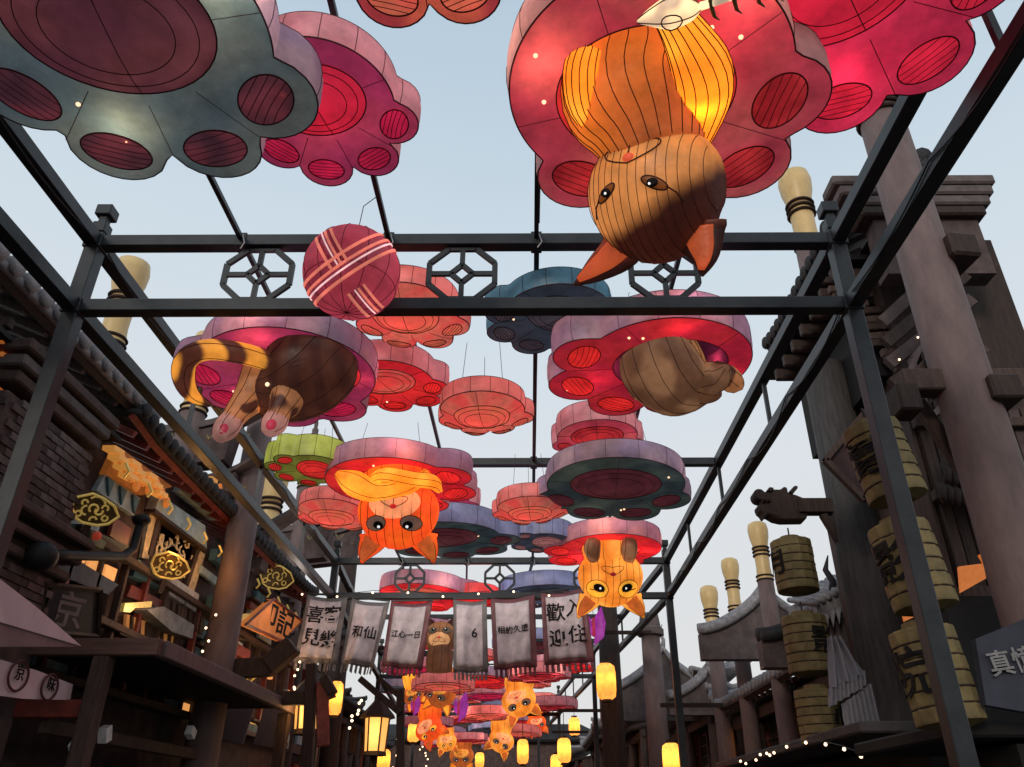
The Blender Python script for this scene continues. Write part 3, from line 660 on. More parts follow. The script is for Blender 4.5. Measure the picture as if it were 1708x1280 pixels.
# 3: tan kitten head first
O=Vector((1.50,6.75,3.55+EYE)); cat3=empty('cat_lantern',O,'tan silk kitten dropping head first, seen from below its chin','cat lantern','silk cats hanging from the paw lanterns')
limb(cat3,O,'torso',[(1.36,6.66,4.15+EYE),(1.36,6.68,3.95+EYE),(1.36,6.70,3.78+EYE),(1.38,6.74,3.64+EYE)],[(.32,.32),(.40,.36),(.41,.37),(.34,.30)],TAN,26,1,sr=.0032)
limb(cat3,O,'head',[at_z(1092,590,3.74),at_z(1100,612,3.62),at_z(1125,640,3.55),at_z(1155,655,3.50),at_z(1180,664,3.47)],[(.34,.32),(.38,.34),(.37,.31),(.27,.22),(.06,.06)],TAND,26,2,sr=.003)
limb(cat3,O,'ear',[at_z(1150,640,3.52),at_z(1180,632,3.50),at_z(1200,626,3.50),at_z(1212,612,3.52)],[(.08,.10),(.14,.15),(.12,.13),(.03,.03)],TAND,14,3,sr=.003)
limb(cat3,O,'snout',[at_z(1130,630,3.52),at_z(1165,650,3.44),at_z(1190,655,3.42),at_z(1203,655,3.42)],[(.14,.14),(.15,.13),(.10,.09),(.03,.03)],TAN,14,2,sr=.003)
limb(cat3,O,'foreleg',[at_z(1190,612,3.62),at_z(1212,628,3.56),at_z(1226,638,3.54),at_z(1234,630,3.56)],[(.07,.07),(.11,.11),(.10,.10),(.04,.04)],TABL,14,3,sr=.003)
lamp('lamp',(-.12,-.05,.15),1.6,(1,.5,.15),.05,cat3)

# 4: orange cat with grey eyes
def hung_cat(cen,s,label,m,muz,mear,minner,eye,iris,f,up,torso_top,arms,torsom,nose=None,armm=None,seams=9,earlen=.55,sleeps=1.0,ears=((-.62,1.0,.55),(.62,1.0,.55)),eyepos=(.42,.14)):
    O=Vector(cen); root=empty('cat_lantern',O,label,'cat lantern','silk cats hanging from the paw lanterns')
    tt=Vector(torso_top); mid=(tt+O)/2
    limb(root,O,'torso',[tt,tt*.6+O*.4,tt*.3+O*.7,O],[(.8*s,.7*s),(.85*s,.72*s),(.72*s,.62*s),(.5*s,.5*s)],torsom,20,2,sr=.004)
    cat_head(root,O,O,s,.86*s,.86*s,f,up,m,mear,minner,muz,eye,seams,.0035,earlen=earlen,irism=iris,nose=nose,ears=ears,eyesz=sleeps,eyepos=eyepos)
    for pts,rr in arms: limb(root,O,'foreleg',pts,rr,armm,14,3,sr=.004)
    return root
c4=at_z(665,858,3.42)
hung_cat(c4,.52,'orange silk cat upside down with grey eyes, red nose and crossed yellow forelegs',VERM,FAWN,VERM,ORG,'round',GREYI,(0,-.86,-.5),(0,.45,-.9),(c4.x-.02,c4.y-.2,4.15+EYE),
 [([at_z(715,790,3.80),at_z(680,812,3.62),at_z(630,822,3.56),at_z(590,806,3.66),at_z(562,790,3.78)],[(.07,.07),(.12,.10),(.14,.12),(.19,.16),(.05,.05)]),
  ([at_z(622,800,3.80),at_z(645,792,3.72),at_z(690,800,3.62),at_z(720,804,3.62),at_z(732,818,3.66)],[(.07,.07),(.10,.09),(.10,.09),(.10,.09),(.05,.04)])],VERM,REDP,ORGY)
c5=at_z(1018,965,3.42)
hung_cat(c5,.53,'sleepy yellow silk cat upside down with half closed amber eyes, right side',AMB,None,AMB,ORG,'sleepy',AMBI,(0,-.88,-.45),(0,.45,-.9),(c5.x,c5.y-.2,4.15+EYE),
 [([at_z(990,930,3.66),at_z(988,917,3.72),at_z(990,905,3.85)],[(.10,.10),(.13,.12),(.12,.11)]),([at_z(1048,932,3.66),at_z(1050,917,3.72),at_z(1050,905,3.85)],[(.10,.10),(.13,.12),(.12,.11)])],AMB,REDD,TAND,ears=((-.62,1.0,.8),(.62,1.0,.8)),eyepos=(.46,.20),sleeps=1.3)

# the pink yarn ball
O=at_y(587,455,5.18); yb=empty('yarn_ball_lantern',O,'round pink yarn ball lantern with crossing pale stripes, hung before the steel beam','ball lantern')
MB().ball((0,0,0),.395,40,26).build('ball',fabric('rose yarn silk',(.55,.075,.12),.40,(.42,.06,.10),'noise',1.5),yb,smooth=True)
def arc_band(n,off,wd,m,r=.401,t0=0,t1=360):
    n=Vector(n).normalized(); u=n.orthogonal().normalized(); v=n.cross(u); V=[];F=[]
    # start angle measured from the side facing the street below
    ref=Vector((0,-.7,-.7)); ref=(ref-n*ref.dot(n)).normalized(); u=ref; v=n.cross(u)
    K=48
    for i in range(K+1):
        a=R_(t0+(t1-t0)*i/K)
        for s in(-.5,.5):
            o=off+s*wd; q=math.sqrt(r*r-o*o); V.append(n*o+(u*math.cos(a)+v*math.sin(a))*q)
    for i in range(K): F.append((2*i,2*i+1,2*i+3,2*i+2))
    V2=[p*.985 for p in V]; m_=len(V); V+=V2
    for i in range(K): F.append((m_+2*i,m_+2*i+2,m_+2*i+3,m_+2*i+1)); F.append((2*i,2*i+2,m_+2*i+2,m_+2*i)); F.append((2*i+1,m_+2*i+1,m_+2*i+3,2*i+3))
    MB().add(V,F).build('yarn_strand',m,yb,smooth=True)
SA=fabric('salmon strand silk',(.85,.28,.20),.60); SW=fabric('pale strand silk',(.85,.60,.60),.75); SD=fabric('wine strand silk',(.33,.035,.07),.35)
n1=Vector((-.52,-.45,.62)); n2=Vector((.78,-.25,.42))
arc_band(n1,.03,.19,SD,.400)
for o,mm,wd in ((-.055,SA,.026),(.005,SW,.014),(.045,SA,.022),(.115,SA,.024)): arc_band(n1,o,wd,mm,.405)
for (a0,a1) in ((18,70),(-75,-16)):
    arc_band(n2,.0,.15,SD,.399,a0,a1)
    for o,mm,wd in ((-.07,SA,.024),(-.01,SW,.012),(.02,SA,.02),(.07,SA,.022)): arc_band(n2,o,wd,mm,.403,a0,a1)
se=MB()
for k in range(6):
    a=math.pi*k/6; se.tube([(.398*math.sin(t)*math.cos(a),.398*math.sin(t)*math.sin(a),.398*math.cos(t)) for t in [2*math.pi*j/40 for j in range(40)]],.0028,4,True)
se.tube([(.368*math.cos(t),.368*math.sin(t),-.15) for t in [2*math.pi*j/40 for j in range(40)]],.0028,4,True)
se.build('seam_wire',WIRE,yb)
MB().tube([(0,0,.39),(.03,-.02,.7),(.17,-.1,ZU-O.z)],.004,5).build('hanging_cable',CABLE,yb)
lamp('lamp',(0,0,0),1.6,(1,.5,.4),.08,yb)

# ---------------------------------------------------------------- cloth banners across the street
def banner(tl,tr,br,bl,label,txts,border=CLOTHB,fr=9,seed=1,fold=.05):
    Y=15.86; P=[at_y(*p,Y) for p in (tl,tr,br,bl)]
    O=(P[0]+P[1])/2; root=empty('cloth_banner',O,label,'banner','cloth banners hung in a row under the beam'); rnd=random.Random(seed)
    ph=rnd.uniform(0,6)
    def S_(u,v,o=0): # u across, v down
        a=P[0].lerp(P[1],u); b=P[3].lerp(P[2],u); p=a.lerp(b,v)
        p.y+=fold*math.sin(u*9+ph+v*2)*(.3+v)+.03*math.sin(u*21+v*5+ph)*v
        p.z-=.05*math.sin(math.pi*u)*(1-v)
        p.y-=o
        return p-O
    def sheet(u0,u1,v0,v1,m,nm,o=0,nx=18,ny=14):
        V=[S_(u0+(u1-u0)*i/nx,v0+(v1-v0)*j/ny,o) for j in range(ny+1) for i in range(nx+1)]
        F=[(j*(nx+1)+i,j*(nx+1)+i+1,(j+1)*(nx+1)+i+1,(j+1)*(nx+1)+i) for j in range(ny) for i in range(nx)]
        ob=MB().add(V,F).build(nm,m,root,smooth=True); md=ob.modifiers.new('thickness','SOLIDIFY'); md.thickness=.006; return ob
    sheet(0,1,0,1,border,'border_cloth')
    sheet(.10,.86,.06,.93,CLOTH,'panel_cloth',.012)
    for i in range(fr):
        u=(i+.5)/fr; wv=.28/fr
        V=[S_(u-wv,.995),S_(u+wv,.995),S_(u+wv,1.0+.10+rnd.uniform(0,.03)),S_(u-wv,1.10)]
        MB().prism(V,(0,.006,0)).build('fringe_strip',border,root)
    for s,u,v,sz in txts:
        t=text(s,sz,root,(0,0,0),(0,0,0),INK,.003); W_=(P[1]-P[0]).length; H_=(P[3]-P[0]).length
        for q in t.data.vertices: q.co=S_(u+q.co.x/W_,v-q.co.y/H_,.034+q.co.z)
    MB().bar(S_(0,0,-.01)+Vector((0,0,.02)),S_(1,0,-.01)+Vector((0,0,.02)),.03,.03).build('hanging_rod',STEEL,root)
    for u in (.03,.97):
        p=S_(u,0); MB().tube([p,Vector((p.x,p.y+.1,ZL-S/2-O.z))],.006,4).build('tie_cord',CABLE,root)
    return root
banner((513,992),(580,996),(562,1108),(490,1104),'leftmost cloth banner with four large brushed characters in two columns',[('喜',.30,.30,.36),('客',.70,.28,.36),('見',.30,.64,.36),('幾',.70,.66,.36)],seed=1,fold=.02)
banner((588,998),(650,1004),(624,1114),(566,1108),'grey cloth banner, second from left, one short brushed word in the middle',[('和仙',.5,.50,.26)],seed=2,fold=.08)
banner((652,1004),(722,1003),(704,1118),(637,1112),'purple edged cloth banner, third from left, small line of brushed writing',[('江心一日',.48,.50,.15)],CLOTHR,seed=3)
banner((756,1000),(812,1000),(814,1122),(756,1122),'narrow cloth banner right of the middle gap with a single small mark',[('6',.62,.46,.26)],CLOTHB,seed=4)
banner((818,999),(892,992),(896,1112),(824,1118),'red edged cloth banner, second from right, small line of brushed writing',[('相約久遠',.48,.46,.16)],CLOTHR,seed=5)
banner((902,990),(975,980),(992,1104),(908,1110),'rightmost cloth banner with four large brushed characters, beside the sleepy yellow cat',[('歡',.30,.30,.38),('入',.72,.26,.38),('迎',.32,.66,.36),('住',.72,.63,.36)],CLOTHR,seed=6,fold=.02)
# small bare bulbs strung along the banner rods
O=Vector((-1.6,15.55,3.98+EYE)); bs_=empty('string_light',O,'short string of white bulbs above the cloth banners','string lights'); P=[]
for i in range(9):
    p=Vector((-2.9+i*.70,.0,-.06-.05*math.sin(i*1.9))); P.append(p)
    MB().ball(p+Vector((0,0,-.04)),.022,8,6).build('bulb',BULBW,bs_,smooth=True)
MB().tube(P,.006,5).build('cable',CABLE,bs_)
for i in (0,2,4,6,8): lamp('lamp',P[i]+Vector((0,-.55,-.35)),8,(1,.86,.80),.12,bs_)  # unseen fill lamps added in front of the bulbs to brighten the banners
# ---------------------------------------------------------------- timber totem posts
def totem(x,y,top,r,label,style='head',mshaft=None,base=0,rope=True):
    """turned post; top is height above ground. style: head (club), dome, cap, open"""
    root=empty('totem_post',(x,y,base),label,'post','tall turned posts standing along the shops'); H=top-base
    m=mshaft or WOODL; hh=r*7.0 if style in('head','dome') else 0
    MB().lathe([(r*1.12,0),(r*1.08,H*.25),(r,H*.6),(r*.92,H-hh)],n=20).build('shaft',m,root,smooth=True)
    if style in('head','dome'):
        z=H-hh
        MB().lathe([(r*.88,z),(r*.90,z+r*.2),(r*.80,z+r*1.6),(r*.84,z+r*3.2),(r*.80,z+r*3.6)],n=20).build('collar',HEADY,root,smooth=True)
        for q in (.1,.55,3.0,3.45,3.9): MB().tube([(r*.93*math.cos(t),r*.93*math.sin(t),z+r*q) for t in [2*math.pi*i/20 for i in range(20)]],r*.11,6,True).build('rope_band',ROPE,root,smooth=True)
        if style=='head':
            MB().lathe([(r*.80,z+r*3.6),(r*.86,z+r*4.1),(r*1.12,z+r*5.2),(r*1.20,z+r*6.1),(r*1.08,z+r*6.8),(r*.7,z+r*7.05),(.01,z+r*7.1)],n=22).build('head',HEADY,root,smooth=True)
        else:
            MB().lathe([(r*.80,z+r*3.6),(r*1.10,z+r*3.9),(r*1.12,z+r*4.8),(r*.8,z+r*5.8),(r*.3,z+r*6.2),(r*.34,z+r*6.6),(r*.18,z+r*6.9),(r*.22,z+r*7.4),(.01,z+r*8.2)],n=22).build('dome_head',STONE,root,smooth=True)
    elif style=='cap':
        MB().lathe([(r*.95,H),(r*1.35,H+.02),(r*1.35,H+r*.7),(r*1.1,H+r*.9),(r*.9,H+r*2.2),(.02,H+r*2.3)],n=8).build('cap',STONE,root)
    elif style=='open':
        for q in (-.9,-.5,-.1): MB().tube([(r*.97*math.cos(t),r*.97*math.sin(t),H+r*q) for t in [2*math.pi*i/24 for i in range(24)]],r*.12,6,True).build('rope_band',ROPE,root,smooth=True)
        MB().lathe([(r*.92,H),(r*1.0,H+r*.9),(r*1.3,H+r*2.2),(r*1.2,H+r*3.0),(.02,H+r*3.3)],n=22).build('head',HEADY,root,smooth=True)
    return root
def at_top(px,py,X=None,Y=None):
    p=at_x(px,py,X) if X is not None else at_y(px,py,Y); return p
p=at_top(225,438,X=-6); totem(p.x,p.y,p.z,.215,'yellow headed turned post at far left, beside the steel finial','head')
p=at_top(352,560,X=-6); totem(p.x,p.y,p.z,.24,'thick mauve post left, rising behind the magenta cat lantern','head')
totem(-5.0,13.1,8.55,.25,'tall mauve brown round column through the left facade, crossing the rails','open')
p=at_top(527,712,X=-6); totem(p.x,p.y,p.z,.27,'post with small carved dome finial above the lime paw lantern','dome')
p=at_top(462,778,X=-6); totem(p.x,p.y,p.z,.28,'yellow collared post between the left rails, under the tabby legs','head')
p=at_top(597,812,X=-6.6); totem(p.x,p.y,p.z,.30,'dark headed post left of the orange cat, over curled roof corners','head',DARKW)
totem(4.42,6.95,7.85+EYE,.275,'massive leaning looking post at right edge with dark rope bands','open')
p=at_top(1322,292,X=6.6); totem(p.x,p.y,p.z,.33,'yellow club headed post between the big cat and the right roof','head')
for px,py,lab in ((1262,873,'tallest of the three yellow headed posts right, beside the hanging bamboo lanterns'),(1216,933,'middle one of the three yellow headed posts at right'),(1181,979,'shortest yellow headed post, nearest the steel post at right')):
    p=at_top(px,py,X=4.8); totem(p.x,p.y,p.z,.175 if px!=1181 else .20,lab,'head')
p=at_top(1085,1062,X=3.25); totem(p.x,p.y,p.z,.27,'grey post with a square stone cap in front of the far tiled roof','cap')
p=at_y(1012,1000,20.5); totem(p.x,p.y,p.z,.27,'dark knotted post behind the lit paper lantern at centre right','plain',DARKW)
# ---------------------------------------------------------------- tiled roofs and shop houses
def roof_part(root,side,xe,ze,xr,zr,y0,y1,m,sp=.28,r=.075,curl=.35,tiles=True,nseg=7,fasc=DARKW,knob=True,raft=True,O=Vector((0,0,0))):
    """one street-facing slope: eave at (xe,ze), ridge at (xr,zr)"""
    def prof(t,y):
        e=min(y-y0,y1-y); up=curl*math.exp(-e/.45)*(1-t)**2
        return Vector((xe+(xr-xe)*t, y, ze+(zr-ze)*(t**1.35)+up))-O
    ny=14; V=[];F=[]
    ys=[y0+(y1-y0)*j/ny for j in range(ny+1)]
    for y in ys:
        for i in range(nseg+1): V.append(prof(i/nseg,y))
    for j in range(ny):
        for i in range(nseg): a=j*(nseg+1)+i; F.append((a,a+1,a+nseg+2,a+nseg+1))
    o=MB().add(V,F).build('roof_deck',m,root,smooth=True); md=o.modifiers.new('t','SOLIDIFY'); md.thickness=.08; md.offset=-1 if side>0 else 1
    n=int((y1-y0)/sp); base=None
    for k in range(n+1):
        y=y0+.08+(y1-y0-.16)*k/n
        e=min(y-y0,y1-y); up=curl*math.exp(-e/.45)
        if base is None or up>.02:
            mb=MB(); pts=[prof(i/nseg,y)-prof(0,y)+Vector((0,0,.05)) for i in range(nseg+1)]
            mb.tube(pts,[r]*(nseg+1),8)
            if knob: mb.ball((-.02*(1 if xr>xe else -1),0,.045),r*1.35,8,6,(.6,1,1.1))
            ob=mb.build('roof_tile_row',m,root,smooth=True,loc=prof(0,y))
            if up<=.02: base=ob
        else:
            ob=bpy.data.objects.new('roof_tile_row',base.data); C.objects.link(ob); ob.parent=root; ob.location=prof(0,y)
    d=1 if xr>xe else -1
    mb=MB(); P=[prof(.02,y) for y in ys]
    mb.tube([p+Vector((d*.05,0,-.10)) for p in P],.06,4); mb.build('fascia',fasc,root)
    mb=MB(); mb.tube([prof(1,y)+Vector((0,0,.08)) for y in ys],.13,8); mb.build('ridge',m,root,smooth=True)
    if raft:
        rb=None
        for k in range(int((y1-y0)/.42)):
            y=y0+.2+.42*k
            if rb is None:
                rb=MB().bar(prof(.04,y)-prof(0,y)+Vector((0,0,-.17)),prof(.5,y)-prof(0,y)+Vector((0,0,-.17)),.07,.09).build('rafter',fasc,root,loc=prof(0,(y0+y1)/2)*1); ob=rb
                ob.location=Vector((prof(0,(y0+y1)/2).x,y-O.y,prof(0,(y0+y1)/2).z))
            else:
                ob=rb.copy(); C.objects.link(ob); ob.parent=root; ob.location=Vector((rb.location.x,y-O.y,rb.location.z))
def shop(side,xw,y0,y1,zw,label,wall=WBR,roofm=ROOFD,eave=.9,rise=1.3,win=True,lit=.5,rnd=None,board=TEALD,posts=True,depth=4,curl=.35,sp=.30,cxs=0,signs=True,name='shop_house',tiles=True):
    rnd=rnd or random.Random(int(y0*10)+side)
    O=Vector((xw*1.0+cxs,(y0+y1)/2,0)); root=empty(name,O,label,'shop house','shop houses lining the street')
    s=side; d=s
    MB().box((d*depth/2,0,zw/2),(depth,y1-y0,zw)).build('wall',wall,root,bevel=.02)
    roof_part(root,s,-d*eave,zw+.02,d*1.9,zw+rise,-(y1-y0)/2-.25,(y1-y0)/2+.25,roofm,sp,.07,curl)
    if posts:
        k=max(2,int((y1-y0)/2.6)); pm=None
        for i in range(k+1):
            y=-(y1-y0)/2+.2+(y1-y0-.4)*i/k
            if pm is None: ob=pm=MB().lathe([(.15,0),(.14,zw*.5),(.12,zw-.1)],n=12).build('post',WOOD,root,smooth=True,loc=(-d*.30,y,0))
            else: ob=pm.copy(); C.objects.link(ob); ob.parent=root; ob.location=(-d*.30,y,0)
        for z in (zw-.35,zw*.5): MB().box((-d*.30,0,z),(.14,y1-y0,.22)).build('tie_beam',WOOD,root,bevel=.01)
    nb=max(2,int((y1-y0)/1.7))
    if win:
        for fl in range(2 if zw>4 else 1):
            zc=zw-.85 if fl==0 else zw*.36
            for i in range(nb):
                y=-(y1-y0)/2+(y1-y0)*(i+.5)/nb; l=rnd.random()<lit; W_=1.05; Hh=1.15
                f=MB()
                for (a,b,c,e) in ((0,Hh/2,W_,.08),(0,-Hh/2,W_,.08),(-W_/2,0,.08,Hh),(W_/2,0,.08,Hh)): f.box((-d*.05,y+a,zc+b),(.12,c,e))
                fo=f.build('window',RED if rnd.random()<.5 else DARKW,root)
                MB().box((-d*.01,y,zc),(.03,W_,Hh)).build('pane',WINL if l else BLACKW,fo)
                for q in (-.25,0,.25): MB().box((-d*.05,y+q*W_,zc),(.05,.03,Hh)).build('mullion',DARKW,fo)
                for q in (-.25,0,.25): MB().box((-d*.052,y,zc+q*Hh),(.05,W_,.03)).build('mullion',DARKW,fo)
    if signs:
        for i in range(nb):
            y=-(y1-y0)/2+(y1-y0)*(i+.5)/nb
            MB().box((-d*.10,y,zw*.5+.35),(.08,1.3,.32)).build('board',board if i%2 else TEAL,root,bevel=.01)
    return root
# --- left: near building with the long tiled eave
L1=empty('shop_house',(-6,8,0),'dark near shop house on the left under a long tiled eave','shop house','shop houses lining the street'); O=Vector((-6,8,0))
MB().box((-2.2,-2.6,3.0),(4.0,7.8,6.0)).build('wall',WBR,L1)
MB().box((.15,-.25,2.7),(1.2,1.7,5.4)).build('pier',WBR,L1,bevel=.03)
for i,(z,e) in enumerate(((3.95,.12),(4.15,.24),(4.35,.36))):
    MB().box((.20,-.25,z),(1.2+e,1.72+e,.10)).build('cornice',WBR,L1,bevel=.02)
for i in range(3):
    MB().box((.18,-.25,5.55+.16*i),(1.26+.10*i,1.76+.10*i,.13)).build('corbel',STONE if i==1 else WBR,L1,bevel=.02)
BRK=[mat('brown brick '+w_,c_,.9,noise=.35,scale=6,bump=.5) for w_,c_ in (('plain',(.10,.065,.058)),('dark',(.07,.047,.043)),('ashy',(.135,.10,.095)))]
bs=[]
for k in range(3):
    for dims in ((.03,.235,.075),(.235,.03,.075)):
        b_=MB().box((0,0,0),dims); me=bpy.data.meshes.new('brick'); me.from_pydata(b_.v,[],b_.f); me.materials.append(BRK[k]); bs.append(me)
rb=random.Random(5)
for c_ in range(24):
    z=3.28+c_*.09; off=(c_%2)*.12
    if any(abs(z-q)<.09 for q in (3.95,4.15,4.35)): continue
    for j in range(7):
        y=-1.0+.12+off+j*.245
        if y>.52: continue
        o=bpy.data.objects.new('brick',bs[rb.randrange(3)*2]); C.objects.link(o); o.parent=L1; o.location=(.757+rb.uniform(-.004,.010),y,z)
    for j in range(5):
        x_=-.45+.12+off+j*.245
        if x_>.72: continue
        o=bpy.data.objects.new('brick',bs[rb.randrange(3)*2+1]); C.objects.link(o); o.parent=L1; o.location=(x_,-1.107-rb.uniform(-.004,.010),z)
roof_part(L1,-1,-5.20,4.86+EYE,-8.8,4.86+EYE+2.0,1.2,9.75,ROOFT,.285,.085,.05,O=O)
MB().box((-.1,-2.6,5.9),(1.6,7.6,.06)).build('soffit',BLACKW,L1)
for k in range(16):
    MB().box((.15,-5.8+k*.46,6.12),(.9,.10,.12)).build('bracket',DARKW,L1,bevel=.01)
# reveal under the eave, its warm light put in as emission
rv=MB(); P=[at_x(*q,-5.45) for q in ((0,604),(46,650),(34,678),(0,648))]; rv.prism([q-O for q in P],(-.05,0,0)); rv.build('lit_panel',ORL,L1)
for i in range(4):
    a=at_x(0,568+i*11,-5.4)-O; b=at_x(58,606+i*9,-5.4)-O; MB().bar(a,b,.05,.045).build('lit_slat',mat('warm lit slat',(.45,.2,.08),.6,emit=.22,ecol=(1,.3,.05)) if i%2==0 else RED,L1)  # slat emission imitates warm light under the eave
# --- left: second facade with boards, lit brackets, lattice
L2=empty('shop_house',(-5.5,14,0),'ornate left facade of teal boards, lattice panel and lamp lit orange brackets','shop house','shop houses lining the street'); O=Vector((-5.5,14,0))
MB().box((-2.02,-.2,2.95),(4,10.0,5.9)).build('wall',mat('dark plum render',(.045,.028,.028),.9,noise=.5,scale=4,bump=.3),L2)
roof_part(L2,-1,-5.12,4.62+EYE,-8.4,4.62+EYE+1.9,9.2,18.9,ROOFD,.24,.075,.12,O=O,fasc=RED)
def panel(root,O,name,X,px,m,th=.05,**k):
    return MB().prism([at_x(*q,X)-O for q in px],(-th,0,0)).build(name,m,root,**k)
def at_ct(q): return (40+q[0]*.2813,680+q[1]*.2813)
def pan(name,X,pts,m,th=.06): return panel(L2,O,name,X,[at_ct(q) for q in pts],m,th)
pan('teal_board',-5.450,((480,400),(690,540),(650,640),(430,490)),TEAL,.14)
for a in (0,1,2):
    x=500+a*75; y=440+a*52; pan('pennant',-5.410,((x,y-30),(x+38,y),(x+6,y+85)),TEALD,.03)
pan('teal_board',-5.450,((960,440),(1190,580),(1150,670),(930,500)),TEAL,.14)
for a in (0,1): x=1050+a*75; y=500+a*55; pan('pennant',-5.410,((x,y-40),(x+38,y-10),(x+10,y+70)),TEALD,.03)
pan('orange_soffit',-5.430,((560,230),(880,470),(700,520),(485,395)),AMBD,.10)
pan('orange_soffit',-5.430,((1070,410),(1130,410),(1215,480),(1190,530)),AMBD,.10)
rnd=random.Random(3)
for i in range(22):
    u=i%6; v=i//6; q=(525+u*52+v*30,268+u*38+v*52)
    if i>=20: q=(1100+(i-20)*60,440+(i-20)*40)
    p=at_x(*at_ct(q),-5.310)-O
    if i%2: MB().ball(p,.065,10,7,(.7,1,1.4)).build('bracket_bud',ORL,L2,smooth=True)
    else: MB().bar(p+Vector((0,-.12,.02)),p+Vector((0,.14,.05)),.16,.06).build('bracket_arm',mat('amber bracket',(.5,.22,.06),.5,emit=.35,ecol=(1,.42,.08)),L2)  # bracket arms glow to imitate the lamp light on them
pan('lattice_panel',-5.520,((830,640),(1030,810),(990,1000),(780,860)),mat('beige carved panel',(.42,.36,.24),.8,noise=.5,scale=12,bump=.6),.05)
for i in range(26):
    u=rnd.random(); v=rnd.random()
    q=(830+(1030-830)*u+(780-830)*v,640+(810-640)*u+(860-640)*v+rnd.uniform(-5,5)); p=at_x(*at_ct(q),-5.490)-O; n=rnd.uniform(0,6); rr=rnd.uniform(.05,.12)
    MB().tube([p+Vector((.01,math.cos(n+t)*rr,math.sin(n+t)*rr*.8)) for t in (0,.8,1.6,2.4,3.2,4.0)],.018,5).build('scroll_carving',mat('pale carving',(.66,.58,.40),.7),L2)
for pts in (((750,620),(800,625),(740,900),(700,890)),((1045,850),(1075,870),(1010,1090),(975,1070))): pan('carved_strip',-5.450,pts,mat('beige carved panel',(.2,.2,.2)),.05)
for pts in (((800,620),(822,640),(765,880),(742,870)),((1030,830),(1046,846),(976,1062),(962,1050))): pan('frame_strip',-5.430,pts,DARKW,.08)
pan('teal_eave_board',-5.370,((810,520),(1075,700),(1085,835),(780,600)),TEAL,.20)
pan('dark_lintel',-5.350,((780,600),(1085,838),(1082,850),(778,622)),DARKW,.16)
pan('grey_board',-5.350,((880,1000),(1040,1110),(1020,1212),(850,1100)),mat('pale slate board',(.40,.43,.45),.7,noise=.3,scale=6,bump=.3),.12)
pan('blue_board',-5.370,((680,900),(760,960),(840,1085),(650,1000)),TEALD,.12)
pan('blue_board',-5.350,((160,890),(310,900),(560,1050),(500,1110),(150,970)),mat('dusty blue board',(.045,.075,.12),.7,noise=.4,scale=5,bump=.3),.12)
pan('green_board',-5.350,((230,730),(330,690),(640,830),(620,870),(470,870)),mat('murky green board',(.07,.085,.065),.7,noise=.4,scale=5,bump=.3),.12)
pan('diamond_plaque',-5.250,((400,730),(490,800),(470,840),(390,800)),mat('pale green plaque',(.16,.19,.11),.7),.03)
MB().ball(at_x(*at_ct((432,762)),-5.210)-O,.055,10,8).build('red_boss',mat('red boss',(.5,.06,.03),.5,emit=.3),L2,smooth=True)  # boss colour given a small glow, no lamp in it
for pts in (((330,890),(370,900),(360,925),(325,905)),((390,895),(460,915),(445,985),(380,950)),((490,930),(555,960),(535,1030),(475,1000))): pan('lit_window',-5.400,pts,WINL,.04)
for pts in (((540,650),(640,720),(610,830),(510,760)),((640,1050),(830,1150),(820,1190),(610,1120))): pan('red_panel',-5.400,pts,RED,.05)
for k in range(7): pan('lower_board',-5.350,((850+k*34,1130+k*16),(868+k*34,1140+k*16),(855+k*34,1250+k*16),(838+k*34,1240+k*16)),DARKW,.06)
pan('stone_eave',-5.200,((730,1200),(830,1180),(1010,1290),(1000,1370),(880,1330)),mat('grey stone slab',(.24,.24,.23),.8,noise=.4,scale=5,bump=.3),.2)
for pts in (((600,1160),(760,1150),(755,1185),(660,1190),(630,1215),(590,1210)),((1240,1225),(1400,1220),(1350,1262),(1260,1270),(1235,1300),(1225,1290))): pan('gold_bracket',-5.1,pts,GOLD,.05)
pan('lit_window',-5.400,((610,1225),(700,1260),(900,1330),(880,1400),(600,1400)),mat('dim amber window',(.3,.15,.06),.6,emit=.16,ecol=(1,.4,.1),noise=.5,scale=6),.04)
for k in range(6): pan('mullion',-5.370,((640+k*45,1235+k*18),(652+k*45,1240+k*18),(646+k*45,1400),(634+k*45,1400)),DARKW,.05)
lamp('lamp',(.55,-3.2,4.95),14,(1,.45,.12),.1,L2); lamp('lamp',(.5,-1.6,5.2),8,(1,.45,.12),.1,L2)
lamp('lamp',(.75,1.2,3.9),22,(1,.6,.3),.15,L2); lamp('lamp',(.8,-3.4,4.0),12,(1,.65,.38),.15,L2); lamp('lamp',(.8,3.6,3.4),14,(1,.6,.3),.15,L2)
cl=random.Random(21)
for k in range(95):
    y=cl.uniform(-5.0,4.8); z=cl.choice((3.35,3.15,3.55,3.95,4.35,4.8,5.15,5.5))+cl.uniform(-.08,.08)+0
    if -4.9<y<-1.2 and 3.9<z<5.7: continue
    w_=cl.uniform(.25,.9); h_=cl.uniform(.10,.34); t=cl.random(); x_=.02+cl.uniform(.0,.10)
    m_,nm=((TEAL,'teal_board') if t<.22 else (TEALD,'blue_board') if t<.40 else (GOLD,'gold_trim') if t<.54 else (RED,'red_panel') if t<.70 else (DARKW,'lintel') if t<.80 else (AMBD,'amber_panel') if t<.9 else (WINL,'lit_window'))
    if nm=='gold_trim': h_=.035
    if nm=='lit_window': w_,h_=.26,.30
    MB().box((x_,y,z),(.05+cl.uniform(0,.08),w_,h_)).build(nm,m_,L2,bevel=.008)
    if cl.random()<.3: MB().box((x_+.05,y,z+h_/2+.04),(.16,w_+.12,.045)).build('ledge',DARKW,L2,bevel=.006)
for k in range(16):
    y=-5.0+k*.65; 
    for z in (3.35,4.2): MB().box((.10,y,z),(.10,.07,.75)).build('baluster',WOOD if k%3 else RED,L2,bevel=.006)
